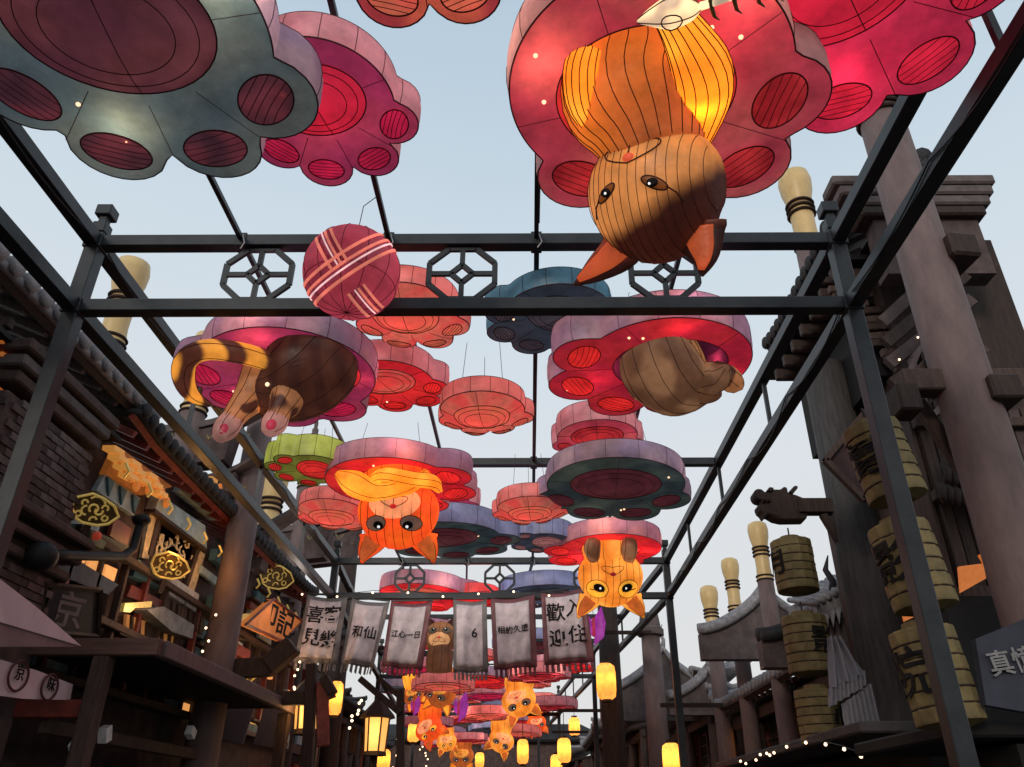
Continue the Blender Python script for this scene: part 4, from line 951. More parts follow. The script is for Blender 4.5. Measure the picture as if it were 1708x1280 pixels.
for z in (3.0,3.75,4.6): MB().box((.15,-.2,z),(.14,9.9,.09)).build('string_course',WOOD,L2,bevel=.01)
for k in range(14):
    y=-4.7+k*.7; p=Vector((.28,y,5.62)); MB().tube([p,p+Vector((.05,.05,-.10)),p+Vector((-.02,.10,-.16))],.02,5).build('gilt_scroll',GOLD,L2)
# round cloud badges on the facade
def badge(px,py,X,label,s=.30,m=GOLD):
    p=at_x(px,py,X); root=empty('cloud_badge',p,label,'wall badge','gold edged cloud badges on the left facade')
    root.rotation_euler=(R_(20),0,R_(42))
    n=10; sh=[(math.cos(t)*s*(1+.16*math.cos(2.5*t)),0,math.sin(t)*s*.78*(1+.1*math.cos(3*t))) for t in [2*math.pi*i/n for i in range(n)]]
    # cut flat at the foot like the photo
    sh=[(x,y,max(z,-.62*s)) for x,y,z in sh]
    MB().prism(sh,(0,.07,0)).build('plate',GOLDB,root)
    MB().tube([(x,-.012,z) for x,y,z in sh],.018,6,True).build('gold_rim',m,root)
    g=MB()
    for cx_,cz,r,a0,a1 in ((-.05,.12,.20,-60,250),(-.62,-.25,.13,0,360),(.58,-.22,.13,90,420),(.22,.05,.17,150,400),(0,.30,.42,20,160),(-.32,-.02,.22,100,300),(.45,.25,.14,-40,200),(-.5,.32,.13,0,240),(.1,-.42,.16,20,200)):
        MB().tube([(s*(cx_+r*math.cos(R_(a))),-.012,s*(cz+r*math.sin(R_(a)))) for a in range(a0,a1+1,30)],.013,5).build('gold_scroll',m,root)
    MB().box((0,.03,-s*1.0),(.07,.05,s*.9)).build('stem',DARKW,root)
    return root
badge(156,853,-5.10,'gold cloud badge highest on the left facade, under the lit orange brackets',.24)
badge(282,946,-5.10,'gold cloud badge below the carved lattice panel',.25)
badge(460,964,-5.2,'gold cloud badge beside the rail corner, right of the tall mauve column',.34)
badge(398,1128,-5.3,'gold edged badge just above the black kiosk roof',.26)
# lamp arm
O=at_x(68,928,-5.2); la=empty('lamp_arm',O,'black curved iron lamp arm sticking out across the left facade','lamp arm')
P=[at_x(*q,-5.05)-O for q in ((68,928),(110,926),(165,928),(205,928),(222,916),(228,895),(236,868))]
MB().tube(P,.055,8).build('arm',CABLE,la,smooth=True); MB().ball(P[0],.17,10,8,(1,1,.9)).build('flange',CABLE,la,smooth=True); MB().ball(P[-1],.12,10,8,(1,1,.7)).build('lamp_head',CABLE,la,smooth=True)
# dark box sign
def board_sign(name,px,X,label,cat,m,s,size,tm,th=.10,frame=None,rot=None,txt_off=(0,0)):
    P=[at_x(*q,X) for q in px]; O=sum(P,Vector())/len(P); root=empty(name,O,label,cat)
    MB().prism([q-O for q in P],(-th,0,0)).build('board',m,root)
    if frame:
        MB().tube([q-O+Vector((.02,0,0)) for q in P],.035,4,True).build('rim',frame,root)
    return root,O
def cam_text(root,O,X,px,py,s,size,m,rz=52,rx=90,roll=0):
    p=at_x(px,py,X)-O; t=text(s,size,root,p,(R_(rx),R_(roll),R_(rz)),m,.006); return t
r,O=board_sign('sign_board',((72,975),(165,985),(160,1062),(60,1055)),-5.25,'black square shop sign with one pale brushed character on the left','sign',BLACKW,'',1,None,.3,DARKW)
cam_text(r,O,-5.2,112,1022,'京',.42,mat('faded grey lettering',(.20,.16,.15),.8),62)
r,O=board_sign('sign_board',((455,1000),(503,1036),(470,1070),(408,1042)),-5.0,'tilted orange shop sign left of the cloth banners','sign',mat('orange lit sign board',(.55,.17,.05),.6,emit=.25,ecol=(1,.28,.05),noise=.35,scale=3),'',1,None,.12,RED)
cam_text(r,O,-4.93,462,1036,'印記',.55,INK,70,90,8)
# gable corners curling up between the left posts
for px,py,X,w_,lab in ((398,700,-5.15,1.02,'curled grey roof corner just under the dangling tabby paws'),(395,790,-5.15,0.85,'curled roof corner beside the tall mauve column'),(455,880,-5.15,1.10,'long curled cornice above the gold cloud badge'),(555,870,-5.15,1.27,'curled cornice at the middle of the left side, under the salmon lantern'),(600,880,-5.15,1.36,'curled cornice touching the orange cat on its left')):
    O=at_x(px,py,X); root=empty('roof_corner',O,lab,'roof corner','curled roof corners along the left side')
    V=[(-w_*1.4+w_*1.9*t, -.2*t, -.10*w_+ .55*w_*t**3) for t in [i/8 for i in range(9)]]
    th=.10*w_
    poly=[Vector((x,y,z)) for x,y,z in V]+[Vector((x,y,z-th*(1.5-.6*i/8))) for i,(x,y,z) in reversed(list(enumerate(V)))]
    MB().prism(poly,(0,.5,0)).build('cornice',STONE,root,bevel=.01)
    poly=[Vector((x,y+.02,z-th*1.6)) for x,y,z in V[:7]]+[Vector((V[6][0]-.15,0,-.75*w_)),Vector((V[0][0],0,-.9*w_))]
    MB().prism(poly,(0,.4,0)).build('gable_board',mat('dark mauve render',(.09,.065,.062),.9,noise=.4,scale=4,bump=.3),root)
    for i in range(5):
        x=-w_*1.1+i*.3*w_; MB().tube([(x,-.03,-.28*w_),(x+.08*w_,-.05,-.40*w_),(x+.16*w_,-.04,-.30*w_)],.022,5).build('scroll_trim',mat('dull gilt trim',(.26,.22,.10),.6),root)
# further left houses
for y0,y1,xw,zw,lab in ((19.2,25.5,-6.6,6.4,'tall dark shop house behind the left rails, mid street'),(26,33,-7.4,5.2,'dim shop house at left behind the cloth banners'),(34,42,-8.2,5.6,'far left shop house beyond the fringed banners'),(43,54,-9.4,5.4,'farthest shop house on the left')):
    shop(-1,xw,y0,y1,zw,lab,curl=.6,lit=.6)
# --- left: kiosk with black soffit
O=Vector((-4.9,11,0)); K=empty('market_kiosk',O,'flat roofed timber kiosk with a black underside at the lower left','kiosk')
a=at_y(0,1082,8.6); z=a.z
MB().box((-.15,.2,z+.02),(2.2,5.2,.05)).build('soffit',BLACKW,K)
MB().box((-.25,-2.45,z),(2.5,.12,.17)).build('fascia',mat('reddish brown timber',(.12,.065,.05),.75,noise=.35,scale=4,bump=.4,stretch=(.7,6,6)),K,bevel=.01)
MB().box((.98,.25,z),(.12,5.24,.17)).build('fascia',WOODL,K,bevel=.01)
for (x,y) in ((.42,-2.42),(.92,2.7),(-1.2,-2.42)): MB().box((x,y,z/2-.05),(.17,.17,z-.08)).build('post',WOOD,K,bevel=.01)
MB().box((-.5,-2.40,z-.60),(1.9,.12,.17)).build('rail',RED,K,bevel=.01)
MB().box((-.1,.2,z-.75),(.10,5,.14)).build('rail',WOOD,K,bevel=.01)
MB().box((-1.2,.2,z/2-.1),(.06,5.2,z-.2)).build('back_board',BLACKW,K)
for i in range(3): MB().box((-1.1+.05*i,-1+i*1.3,z-1.0),(.25,.8,.06)).build('shelf',DARKW,K)
O=at_x(0,1000,-4.55); aw=empty('cloth_awning',O,'pale pink cloth awning sloping in from the left edge','awning')
Q=[at_x(*q,-4.55)-O for q in ((-60,920),(60,1012),(136,1078),(-60,1078))]
V=[];n=14
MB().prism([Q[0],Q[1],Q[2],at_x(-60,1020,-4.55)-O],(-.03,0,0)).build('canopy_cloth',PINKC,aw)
MB().prism([at_x(-60,1021,-4.57)-O,at_x(133,1079,-4.57)-O,at_x(-60,1079,-4.57)-O],(-.03,0,0)).build('shaded_cloth',mat('dusky pink valance',(.26,.17,.17),.9,noise=.2,scale=3),aw)  # shade on the lower awning put into a darker pink
O=at_x(50,1135,-4.75); cb=empty('cloth_banner',O,'pink cloth strip with two brown rings of lettering, lower left under the beam','banner')
MB().prism([at_x(*q,-4.75)-O for q in ((-40,1088),(60,1118),(122,1142),(117,1168),(40,1166),(-40,1155))],(-.02,0,0)).build('cloth',PINKC,cb)
for (px,py,s,ch) in ((32,1124,.13,'京'),(84,1143,.12,'味')):
    p=at_x(px,py,-4.72)-O; MB().tube([p+Vector((0,s*1.15*math.cos(t),s*math.sin(t)-.02)) for t in [2*math.pi*i/18 for i in range(18)]],.012,5,True).build('ring_mark',INKG,cb)
    text(ch,.15,cb,p+Vector((.01,0,0)),(R_(90),0,R_(90)),INK,.003)
# small white cards at the kiosk
for i,(px,py) in enumerate(((140,1217),(175,1225),(128,1248),(318,1222))):
    p=at_x(px,py,-4.6); q=MB().box((0,0,0),(.10,.12,.16),Matrix.Rotation(.4*i,3,'X')).build('price_card',WHT,None,loc=p,bevel=.005); tag(q,['white card on the kiosk shelf, left of the post','white card just right of the kiosk post','lowest small white card at the kiosk, left','white card under the kiosk roof, farther along'][i],'card')
# --- lower left kiosk back things
O=at_x(620,1225,-3.7); 
def street_lamp(px,py,Y,label,wd=.5,ht=.75,post=True):
    p=at_y(px,py,Y); root=empty('street_lamp',p,label,'street lamp','lit street lanterns'); 
    MB().lathe([(wd*.42,-ht/2),(wd*.5,ht/2)],n=6).build('lit_glass',LAMP,root)
    for k in range(6):
        a=R_(60*k); MB().bar((wd*.43*math.cos(a),wd*.43*math.sin(a),-ht/2),(wd*.515*math.cos(a),wd*.515*math.sin(a),ht/2),.03,.03).build('glazing_bar',DARKW,root)
    MB().lathe([(wd*.75,ht/2),(wd*.7,ht/2+.06),(wd*.3,ht/2+.28),(.03,ht/2+.42)],n=6).build('roof',DARKW,root)
    MB().lathe([(wd*.5,-ht/2-.08),(wd*.45,-ht/2)],n=6).build('base',DARKW,root)
    if post: MB().lathe([(.10,-p.z),(.07,-ht/2-.08)],n=10).build('post',DARKW,root,smooth=True)
    lamp('lamp',(0,-.5,0),9,(1,.55,.2),.2,root); return root
street_lamp(627,1226,17.5,'lit yellow post lantern with dark glazing bars, below the cloth banners',.5,.62)
street_lamp(517,1190,14.0,'lit yellow box lantern behind the crossing timbers at lower left',.55,.50)
def paper_lantern(px,py,Y,w_,h_,label,arm=True):
    p=at_y(px,py,Y); root=empty('paper_lantern',p,label,'lantern','glowing oval paper lanterns')
    r=w_/2; MB().lathe([(r*.55,-h_/2),(r*.9,-h_*.42),(r,-h_*.25),(r,h_*.25),(r*.9,h_*.42),(r*.55,h_/2)],n=24).build('paper_shade',fabric('glowing lantern paper shell',(.95,.52,.14),.55,(.88,.40,.09),'noise',2,trans=.6),root,smooth=True)
    for z in (-h_/2-.03,h_/2+.03): MB().lathe([(r*.55,z-.03),(r*.5,z+.03)],n=16).build('cap',DARKW,root)
    MB().tube([(0,0,h_/2),(0,0,h_/2+.7)],.01,5).build('hanging_cord',CABLE,root)
    if arm: MB().box((.5,0,h_/2+.72),(1.3,.08,.08)).build('arm',DARKW,root)
    lamp('lamp',(0,0,.04),9,(1,.62,.25),.05,root); return root
paper_lantern(1011,1137,19.5,.46,.80,'large glowing oval paper lantern right of the rightmost banner')
paper_lantern(1121,1268,17.5,.38,.62,'glowing paper lantern cut by the bottom edge beside the steel post')
paper_lantern(941,1252,24,.38,.62,'glowing paper lantern left of the steel frame foot, bottom edge')
paper_lantern(872,1254,27,.36,.70,'glowing tall paper lantern among the far paw lanterns')
paper_lantern(928,1275,30,.40,.60,'glowing paper lantern lowest at the bottom edge centre')
paper_lantern(560,1165,18.5,.30,.7,'narrow glowing lantern behind the left banner fringe')
# dark carved timbers crossing at lower left centre
O=at_y(520,1200,13.2); tm=empty('timber_bracket',O,'dark crossing beams with a carved end in front of the box lantern','timber bracket')
def barpx(root,O,a,b,Y,w_,h_,m,nm='beam'): return MB().bar(at_y(*a,Y)-O,at_y(*b,Y)-O,w_,h_,(0,1,0)).build(nm,m,root,bevel=.012)
barpx(tm,O,(365,1118),(455,1112),13.25,.3,.16,DARKW); barpx(tm,O,(448,1112),(490,1076),13.25,.3,.26,DARKW); barpx(tm,O,(450,1165),(520,1165),13.1,.2,.16,DARKW); barpx(tm,O,(520,1108),(512,1300),13.0,.16,.16,DARKW,'post'); barpx(tm,O,(600,1132),(668,1190),13.4,.1,.1,DARKW); barpx(tm,O,(632,1132),(666,1162),13.5,.08,.08,DARKW); barpx(tm,O,(668,1150),(668,1300),13.5,.12,.12,DARKW,'post'); barpx(tm,O,(540,1130),(556,1158),13.0,.14,.2,DARKW)
O=at_y(538,1190,13.0); hb=empty('hanging_sign',O,'narrow red brown vertical sign board hanging under the left banner','sign'); 
MB().box((0,0,0),(.20,.05,.95),Matrix.Rotation(R_(-8),3,'Y')).build('board',mat('dark red sign board',(.22,.05,.035),.5,noise=.4,scale=6,bump=.3),hb,bevel=.02); MB().tube([(.0,0,.45),(.02,0,.8)],.008,4).build('cord',CABLE,hb)
O=at_y(430,1200,14.5); wbd=empty('shop_board',O,'two plain mauve boards under the black kiosk roof','board')
for px in ((390,1205),(458,1215)):
    p=at_y(*px,14.5)-O; MB().box(p,(.55,.05,.62),Matrix.Rotation(R_(10),3,'Y')).build('board',mat('mauve board',(.13,.10,.11),.8,noise=.2,scale=3),wbd,bevel=.01)

# --- right side
O=Vector((5.2,11,0)); RB=empty('shop_house',O,'tall dark building at right with an overhanging tiled eave behind the massive post','shop house','shop houses lining the street')
MB().box((.75,.1,3.2),(1.7,3.6,6.4)).build('wall',mat('plum brown boarding',(.055,.032,.030),.85,noise=.45,scale=4,bump=.4,stretch=(1,6,1)),RB)
MB().box((1.0,.2,7.9),(1.9,3.4,3.0)).build('upper_wall',DARKW,RB)
roof_part(RB,1,4.55,7.75+EYE,6.2,9.0+EYE,8.95,12.75,ROOFD,.26,.085,.15,O=O)
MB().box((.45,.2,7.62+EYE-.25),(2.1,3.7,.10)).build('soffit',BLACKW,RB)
MB().box((.55,.3,7.62+EYE-1.2),(1.4,3.0,1.7)).build('bracket_tier',BLACKW,RB)
for k in range(7): MB().box((-.2,-1.5+k*.5,7.62+EYE-.5),(.9,.12,.22)).build('bracket',DARKW,RB,bevel=.02)
# stepped stone capping
for i,(z,hw,m) in enumerate(((8.50,1.30,STONE),(8.30,1.22,STONE),(8.10,1.12,STONE),(7.9,1.0,DARKW))): MB().box((.50,-2.15,z+EYE-.25),(hw*2-.2,.45,.17)).build('cap_course',m,RB,bevel=.03)
MB().box((.55,-2.1,7.2+EYE),(1.5,.3,1.2)).build('gable_wall',mat('dark mauve render',(.1,.07,.07)),RB)
for k,(px,py) in enumerate(((1530,470),(1500,560),(1545,600))):
    p=at_y(px,py,9.1)-O
for i in range(5):
    a=at_y(1470+i*6,540+i*34,8.7)-O; b=at_y(1600+i*10,420+i*40,8.7)-O; MB().bar(a,b,.10,.16).build('slanting_board',DARKW if i%2 else mat('mauve boarding',(.075,.052,.050),.8,noise=.4,scale=5,bump=.4),RB)
for i in range(3):
    a=at_y(1530+i*30,590-i*10,8.55)-O; b=at_y(1500+i*30,660-i*5,8.55)-O; MB().bar(a,b,.06,.06).build('window_bar',WOODL,RB)
for (px,py) in ((1553,534),(1542,548),(1531,563),(1500,600),(1569,640),(1534,642)): MB().ball(at_y(px,py,8.5)-O,.014,8,6).build('fairy_bulb',BULBW,RB,smooth=True)
for i in range(9):   # scaly carved brackets
    for j in range(3):
        p=at_y(1578+i*12-j*8,745+i*3+j*28,8.9)-O; MB().tube([p,p+Vector((.03,-.04,-.12)),p+Vector((-.01,-.05,-.25)),p+Vector((.02,0,-.33))],[.02,.05,.045,.01],6).build('carved_scale',DARKW,RB,smooth=True)
Q=[at_y(*q,8.6)-O for q in ((1520,600),(1590,520),(1612,640),(1548,700))]
for i in range(4): MB().bar(Q[i],Q[(i+1)%4],.07,.08,(0,1,0)).build('lattice_frame',WOODL,RB)
for i in range(1,5):
    t=i/5; MB().bar(Q[0].lerp(Q[1],t),Q[3].lerp(Q[2],t),.03,.04,(0,1,0)).build('lattice_bar',DARKW,RB); MB().bar(Q[0].lerp(Q[3],t),Q[1].lerp(Q[2],t),.03,.04,(0,1,0)).build('lattice_bar',DARKW,RB)
MB().prism([q+Vector((0,.06,0)) for q in Q],(0,.03,0)).build('lattice_backing',mat('mauve paper',(.15,.10,.10),.8,noise=.3,scale=4),RB)
for i in range(6):   # layered bracket arms under the right eave
    p=at_y(1395+i*22,470+i*26,9.6)-O
    for j in range(2): MB().bar(p+Vector((-.25+.1*j,0,-.16*j)),p+Vector((.35-.1*j,0,-.16*j+.04)),.12,.10,(0,1,0)).build('bracket_arm',WOOD if j else DARKW,RB,bevel=.015)
pk=random.Random(9)
for i in range(11):     # upright planks and rails on the face towards the street mouth
    x_=-.02+i*.155; MB().box((x_,-1.74-pk.uniform(0,.02),4.1+pk.uniform(-.05,.05)),(.14,.04,4.4)).build('wall_plank',(WOOD,DARKW,mat('mauve boarding',(.075,.052,.05)))[pk.randrange(3)],RB,bevel=.006)
for z in (2.6,3.9,5.1,6.1): MB().box((.75,-1.82,z),(1.85,.12,.13)).build('wall_rail',WOOD,RB,bevel=.01)
for i in range(7):
    MB().box((-.15,-1.5+i*.5,4.1),(.05,.44,4.2)).build('wall_plank',(WOOD,DARKW)[i%2],RB,bevel=.006)
# orange lit patches inside
for pts in (((1600,945),(1640,940),(1645,965),(1604,988)),((1634,925),(1662,918),(1668,952),(1650,952)),((1503,1008),(1528,1008),(1532,1026),(1510,1036))):
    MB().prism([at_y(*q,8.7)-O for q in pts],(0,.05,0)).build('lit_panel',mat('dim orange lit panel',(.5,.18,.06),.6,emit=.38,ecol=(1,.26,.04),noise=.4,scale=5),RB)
MB().box((1.0,-1.9,1.9),(3.0,.3,3.8)).build('dark_shopfront',BLACKW,RB)
# beam through the massive post
O=Vector((4.42,6.95,0)); bm=empty('timber_beam',O,'square timber beam run through the massive post with protruding dark ends','timber beam')
p=at_y(1500,640,6.95)-O; MB().box(((p.x+3.6)/2,0,p.z),(3.6-p.x,.22,.24)).build('beam',WOOD,bm,bevel=.015)
p=at_y(1672,650,6.7)-O; MB().box((p.x,-.1,p.z),(.30,.50,.26)).build('beam_end',DARKW,bm,bevel=.02)
p=at_y(1522,655,6.7)-O; MB().box((p.x,-.05,p.z),(.22,.3,.30)).build('beam_end',DARKW,bm,bevel=.02)
p=at_y(1600,412,6.7)-O; MB().box((p.x,-.05,p.z),(.34,.55,.30),Matrix.Rotation(R_(8),3,'Z')).build('beam_end',DARKW,bm,bevel=.03)
for a,b in (((1530,670),(1640,830)),((1590,560),(1470,700))): MB().bar(at_y(*a,7.3)-O,at_y(*b,7.3)-O,.10,.14).build('brace',WOOD,bm,bevel=.01)
# second pillar, dragon beam
pr=at_y(1428,870,11.1); O=Vector((pr.x,pr.y,0)); totem(O.x,O.y,at_y(1405,615,11.1).z,.36,'broad dark pillar carrying the dragon head beam','plain',mat('grey brown timber',(.052,.046,.044),.8,noise=.4,scale=4,bump=.5,stretch=(5,5,.6)))
a=at_y(1335,846,11.1); O=Vector(a); dg=empty('dragon_beam',O,'dark timber beam carved as a dragon head with open jaws, propped from the pillar','dragon beam')
MB().box((.42,0,0),(.95,.20,.22)).build('beam',DARKW,dg,bevel=.01)
mb=MB()
def dpoly(pts): return [at_y(*q,11.05)-O for q in pts]
def dpx(q): return (1240+q[0]*.25,780+q[1]*.25)
mb.prism(dpoly([dpx(q) for q in ((430,215),(410,205),(350,180),(300,170),(292,130),(272,125),(250,145),(190,143),(160,165),(140,160),(125,142),(90,140),(70,160),(75,190),(95,212),(130,220),(180,222),(190,236),(100,240),(102,262),(112,285),(130,300),(150,330),(165,305),(215,335),(270,347),(420,345),(435,300))]),(0,.26,0)); mb.build('dragon_head',DARKW,dg,bevel=.02)
for pts in (((300,165),(335,128),(355,126),(360,142),(325,180)),((150,160),(170,135),(200,140),(190,165))): MB().prism([q+Vector((0,-.04,0)) for q in dpoly([dpx(q) for q in pts])],(0,.34,0)).build('horn',DARKW,dg,bevel=.01)
for pts in (((120,222),(130,222),(126,238)),((150,222),(160,222),(155,237)),((185,300),(240,312),(235,325),(190,312))): MB().prism([q+Vector((0,-.02,0)) for q in dpoly([dpx(q) for q in pts])],(0,.2,0)).build('tooth',DARKW,dg)
MB().bar(at_y(1372,858,11.1)-O,at_y(1428,950,11.1)-O,.10,.12,(0,1,0)).build('brace',DARKW,dg,bevel=.01)
# bamboo lantern strings
def bamboo(px,py,Y,w_,h_,label,ch=None,chx=0,tilt=0,n=6):
    p=at_y(px,py,Y); root=empty('bamboo_lantern',p,label,'lantern','unlit yellow bamboo lanterns hung in strings'); root.rotation_euler=(R_(random.uniform(-2,2)),R_(tilt),R_(random.uniform(-12,12)))
    r=w_/2
    for i in range(n):
        z=-h_/2+h_*i/n; hh=h_/n; k=1+.012*math.sin(i*2.1+px)
        MB().lathe([(r*.99*k,z+.002),(r*1.005*k,z+hh*.15),(r*1.005*k,z+hh*.85),(r*.985*k,z+hh-.002)],n=14).build('bamboo_band',BAMB,root)
        if i: MB().tube([(r*.985*math.cos(t),r*.985*math.sin(t),z) for t in [2*math.pi*j/20 for j in range(20)]],.008,5,True).build('binding_cord',ROPE,root)
    MB().lathe([(.03,-h_/2-.03),(r*.5,-h_/2-.04),(r*.98,-h_/2)],n=14).build('bottom_disc',mat('olive brown bottom',(.11,.085,.03),.8,noise=.3,scale=5),root)
    MB().lathe([(r*.55,h_/2),(r*.5,h_/2+.07),(.03,h_/2+.07)],n=14).build('top_cap',BAMB,root)
    MB().tube([(0,0,h_/2+.06),(0,0,h_/2+.22)],.012,5).build('hanging_cord',CABLE,root)
    if ch:
        a=R_(-90+chx); t=text(ch,.40,root,(r*1.05*math.cos(a),r*1.05*math.sin(a),0),(R_(90),0,a+R_(90)),INK,.004)
        for v in t.data.vertices:   # wrap the brush strokes round the lantern
            v.co.z=v.co.z-(r-math.sqrt(max(0,r*r-v.co.x**2)))+.004
    return root
bamboo(1325,945,11.4,.60,.74,'topmost yellow bamboo lantern under the dragon head','月',-62)
bamboo(1347,1076,11.4,.62,.76,'middle bamboo lantern under the dragon head with a black brushed character','影',38)
bamboo(1368,1196,11.4,.60,.66,'lowest bamboo lantern of the string under the dragon head','心',55)
bamboo(1474,772,6.7,.52,.72,'topmost large bamboo lantern behind the right steel post, one square brushed character','電',-58,tilt=-8)
bamboo(1520,945,6.7,.52,.72,'middle large bamboo lantern behind the right steel post','影',-58,tilt=-6)
bamboo(1560,1128,6.7,.52,.72,'lowest large bamboo lantern behind the right steel post','院',-58,tilt=-5)
# tilted picture frame
O=at_y(1430,745,9.4); df=empty('hanging_plaque',O,'tilted square dark wooden plaque beside the topmost large bamboo lantern','plaque')
Q=[at_y(*q,9.4)-O for q in ((1375,770),(1450,678),(1478,700),(1440,836))]
MB().prism(Q,(0,.06,0)).build('panel',mat('plum panel',(.04,.018,.02),.7,noise=.4,scale=5),df); 
for i in range(4): MB().bar(Q[i]+Vector((0,-.03,0)),Q[(i+1)%4]+Vector((0,-.03,0)),.07,.09,(0,1,0)).build('frame_bar',WOOD,df)
# slate sign
O=at_y(1665,1110,6.4); ss=empty('sign_board',O,'slate blue sign board with two pale characters at the right edge','sign')
MB().prism([at_y(*q,6.4)-O for q in ((1627,1066),(1730,1024),(1750,1195),(1645,1176))],(0,.08,0)).build('board',SLATE,ss)
text('真憶',.20,ss,at_y(1690,1106,6.37)-O,(R_(90),R_(-8),0),mat('pale chalk lettering',(.22,.22,.22),.8),.004)
# dark kiosk, lower right
O=Vector((4.6,8,0)); KR=empty('market_kiosk',O,'dark kiosk roof filling the lower right corner','kiosk')
a=at_y(1500,1200,7.0).z
MB().box((.2,-.2,a-.1),(2.9,2.2,.12)).build('roof_board',BLACKW,KR,bevel=.02); MB().box((.4,-.6,(a-.2)/2),(2.3,1.2,a-.2)).build('counter_wall',BLACKW,KR)
MB().box((-1.2,-1.2,a-.14),(.12,.12,.2)).build('trim',DARKW,KR)
O=Vector((4.6,13,0)); K2=empty('market_kiosk',O,'long low kiosk roof with fairy bulbs along its edge, lower right','kiosk')
a=at_x(1310,1238,3.6).z
MB().box((.1,.2,a-.05),(2.1,7.6,.12)).build('roof_board',mat('dark grey roof board',(.05,.042,.042),.8,noise=.4,scale=4),K2,bevel=.02); MB().box((.5,.2,(a-.2)/2),(1.3,7.2,a-.2)).build('counter_wall',BLACKW,K2)
O=at_x(1300,1240,3.5); sl=empty('string_light',O,'string of fairy bulbs along the long low kiosk roof, lower right','string lights')
P=[]
for (px,py) in ((1235,1270),(1244,1274),(1261,1268),(1268,1259),(1279,1257),(1284,1260),(1291,1256),(1312,1246),(1344,1239),(1377,1242),(1408,1250),(1436,1262)):
    p=at_x(px,py,3.5)-O; P.append(p); MB().ball(p,.02,8,6).build('bulb',BULBW,sl,smooth=True)
MB().tube([p+Vector((0,0,.03)) for p in P],.006,4).build('cable',CABLE,sl)
# ruffled white cloth
O=at_y(1425,1140,10.2); wc=empty('ruffled_curtain',O,'ruffled grey white curtain hung beside the broad dark pillar','curtain')
def ruff(c0,c1,c2,c3,nm,m,nf=9):
    A=[at_y(*q,10.2)-O for q in (c0,c1,c2,c3)]; V=[];F=[]; nx=40;ny=6
    for j in range(ny+1):
        for i in range(nx+1):
            p=A[0].lerp(A[1],i/nx).lerp(A[3].lerp(A[2],i/nx),j/ny); p=p+Vector((0,.05*math.sin(i/nx*nf*6.28+j*.4),.01*math.sin(i*.9))); V.append(p)
    for j in range(ny):
        for i in range(nx): F.append((j*(nx+1)+i,j*(nx+1)+i+1,(j+1)*(nx+1)+i+1,(j+1)*(nx+1)+i))
    MB().add(V,F).build(nm,m,wc,smooth=True)
WCM=mat('grey white curtain',(.20,.195,.22),.9,noise=.15,scale=3)
ruff((1380,1062),(1400,1062),(1445,1122),(1385,1150),'upper_panel',WCM,3); ruff((1382,1152),(1442,1118),(1447,1142),(1384,1180),'ruffle',WCM,9); ruff((1404,1176),(1452,1140),(1470,1205),(1412,1215),'lower_panel',WCM,7)
# right shop houses
shop(1,5.35,13.4,21.5,3.95,'low shop house at right with lamp lit windows behind the three yellow headed posts',rise=1.55,lit=.8,roofm=ROOFT,curl=.7,eave=.7)
shop(1,5.2,22.5,29.5,4.3,'right shop house with a scalloped grey tile roof behind the grey capped post',rise=2.0,lit=.3,roofm=ROOFT,curl=.9,eave=.8)
for y0,y1,xw,zw,lab in ((30.5,38,4.4,4.6,'dim right shop house beyond the lit oval lantern'),(39,48,3.8,5.0,'far right shop house behind the carved post'),(49,58,3.0,4.6,'farthest shop house on the right')):
    shop(1,xw,y0,y1,zw,lab,curl=.6,lit=.5,roofm=ROOFT)
# end-on gables that face the camera
def gable(px,py,Y,w_,h_,label,m=ROOFT):
    O=at_y(px,py,Y); root=empty('gable_roof',O,label,'roof','end gables rising over the right shops')
    V=[]
    f=lambda t:.9*h_*(abs(t)**.7)
    pts=[(-w_+2*w_*i/16) for i in range(17)]
    top=[Vector((x,0,-f(x/w_)+.12*w_*abs(x/w_)**4)) for x in pts]
    MB().prism(top+[Vector((w_,0,-h_*1.2)),Vector((-w_,0,-h_*1.2))],(0,.3,0)).build('gable_wall',STONE,root)
    MB().tube([p+Vector((0,-.05,.05)) for p in top],.09,6).build('ridge_cap',m,root,smooth=True)
    MB().tube([p+Vector((0,.2,.12)) for p in top],.12,6).build('ridge_cap',m,root,smooth=True)
    MB().tube([(0,0,0),(.05,0,.3),(-.04,0,.5),(.05,0,.75)],[.09,.06,.05,.01],6).build('finial',m,root,smooth=True)
    return root
gable(1275,985,17.2,1.5,1.2,'curved stone gable behind the tallest yellow headed post')
gable(1390,1000,13.2,1.3,.9,'sloping roof end between the bamboo lanterns and the broad pillar',ROOFD)
gable(1105,1085,24,1.9,1.6,'pointed gable with a thin finial behind the grey capped post')
gable(1180,1120,22.0,1.1,.9,'small gable with a finial left of the shortest yellow headed post')
# big scalloped tile edge above the curtain
O=at_y(1400,990,12.9); te=empty('tiled_eave',O,'slanting grey tile eave with pointed drip tiles, left of the broad pillar','tiled eave')
A,B=at_y(1362,1010,12.9)-O,at_y(1440,968,12.9)-O
MB().prism([A,B,B+Vector((0,.1,-.28)),A+Vector((0,.1,-.28))],(0,1.4,.3)).build('roof_deck',ROOFT,te)
for i in range(9):
    p=A.lerp(B,i/8); MB().tube([p+Vector((0,-.05,.02)),p+Vector((0,1.3,.4))],.05,8).build('roof_tile_row',ROOFT,te,smooth=True)
    MB().prism([p+Vector((-.05,-.06,-.2)),p+Vector((.05,-.06,-.2)),p+Vector((-.02,-.06,-.46))],(0,.03,0)).build('drip_tile',ROOFT,te)
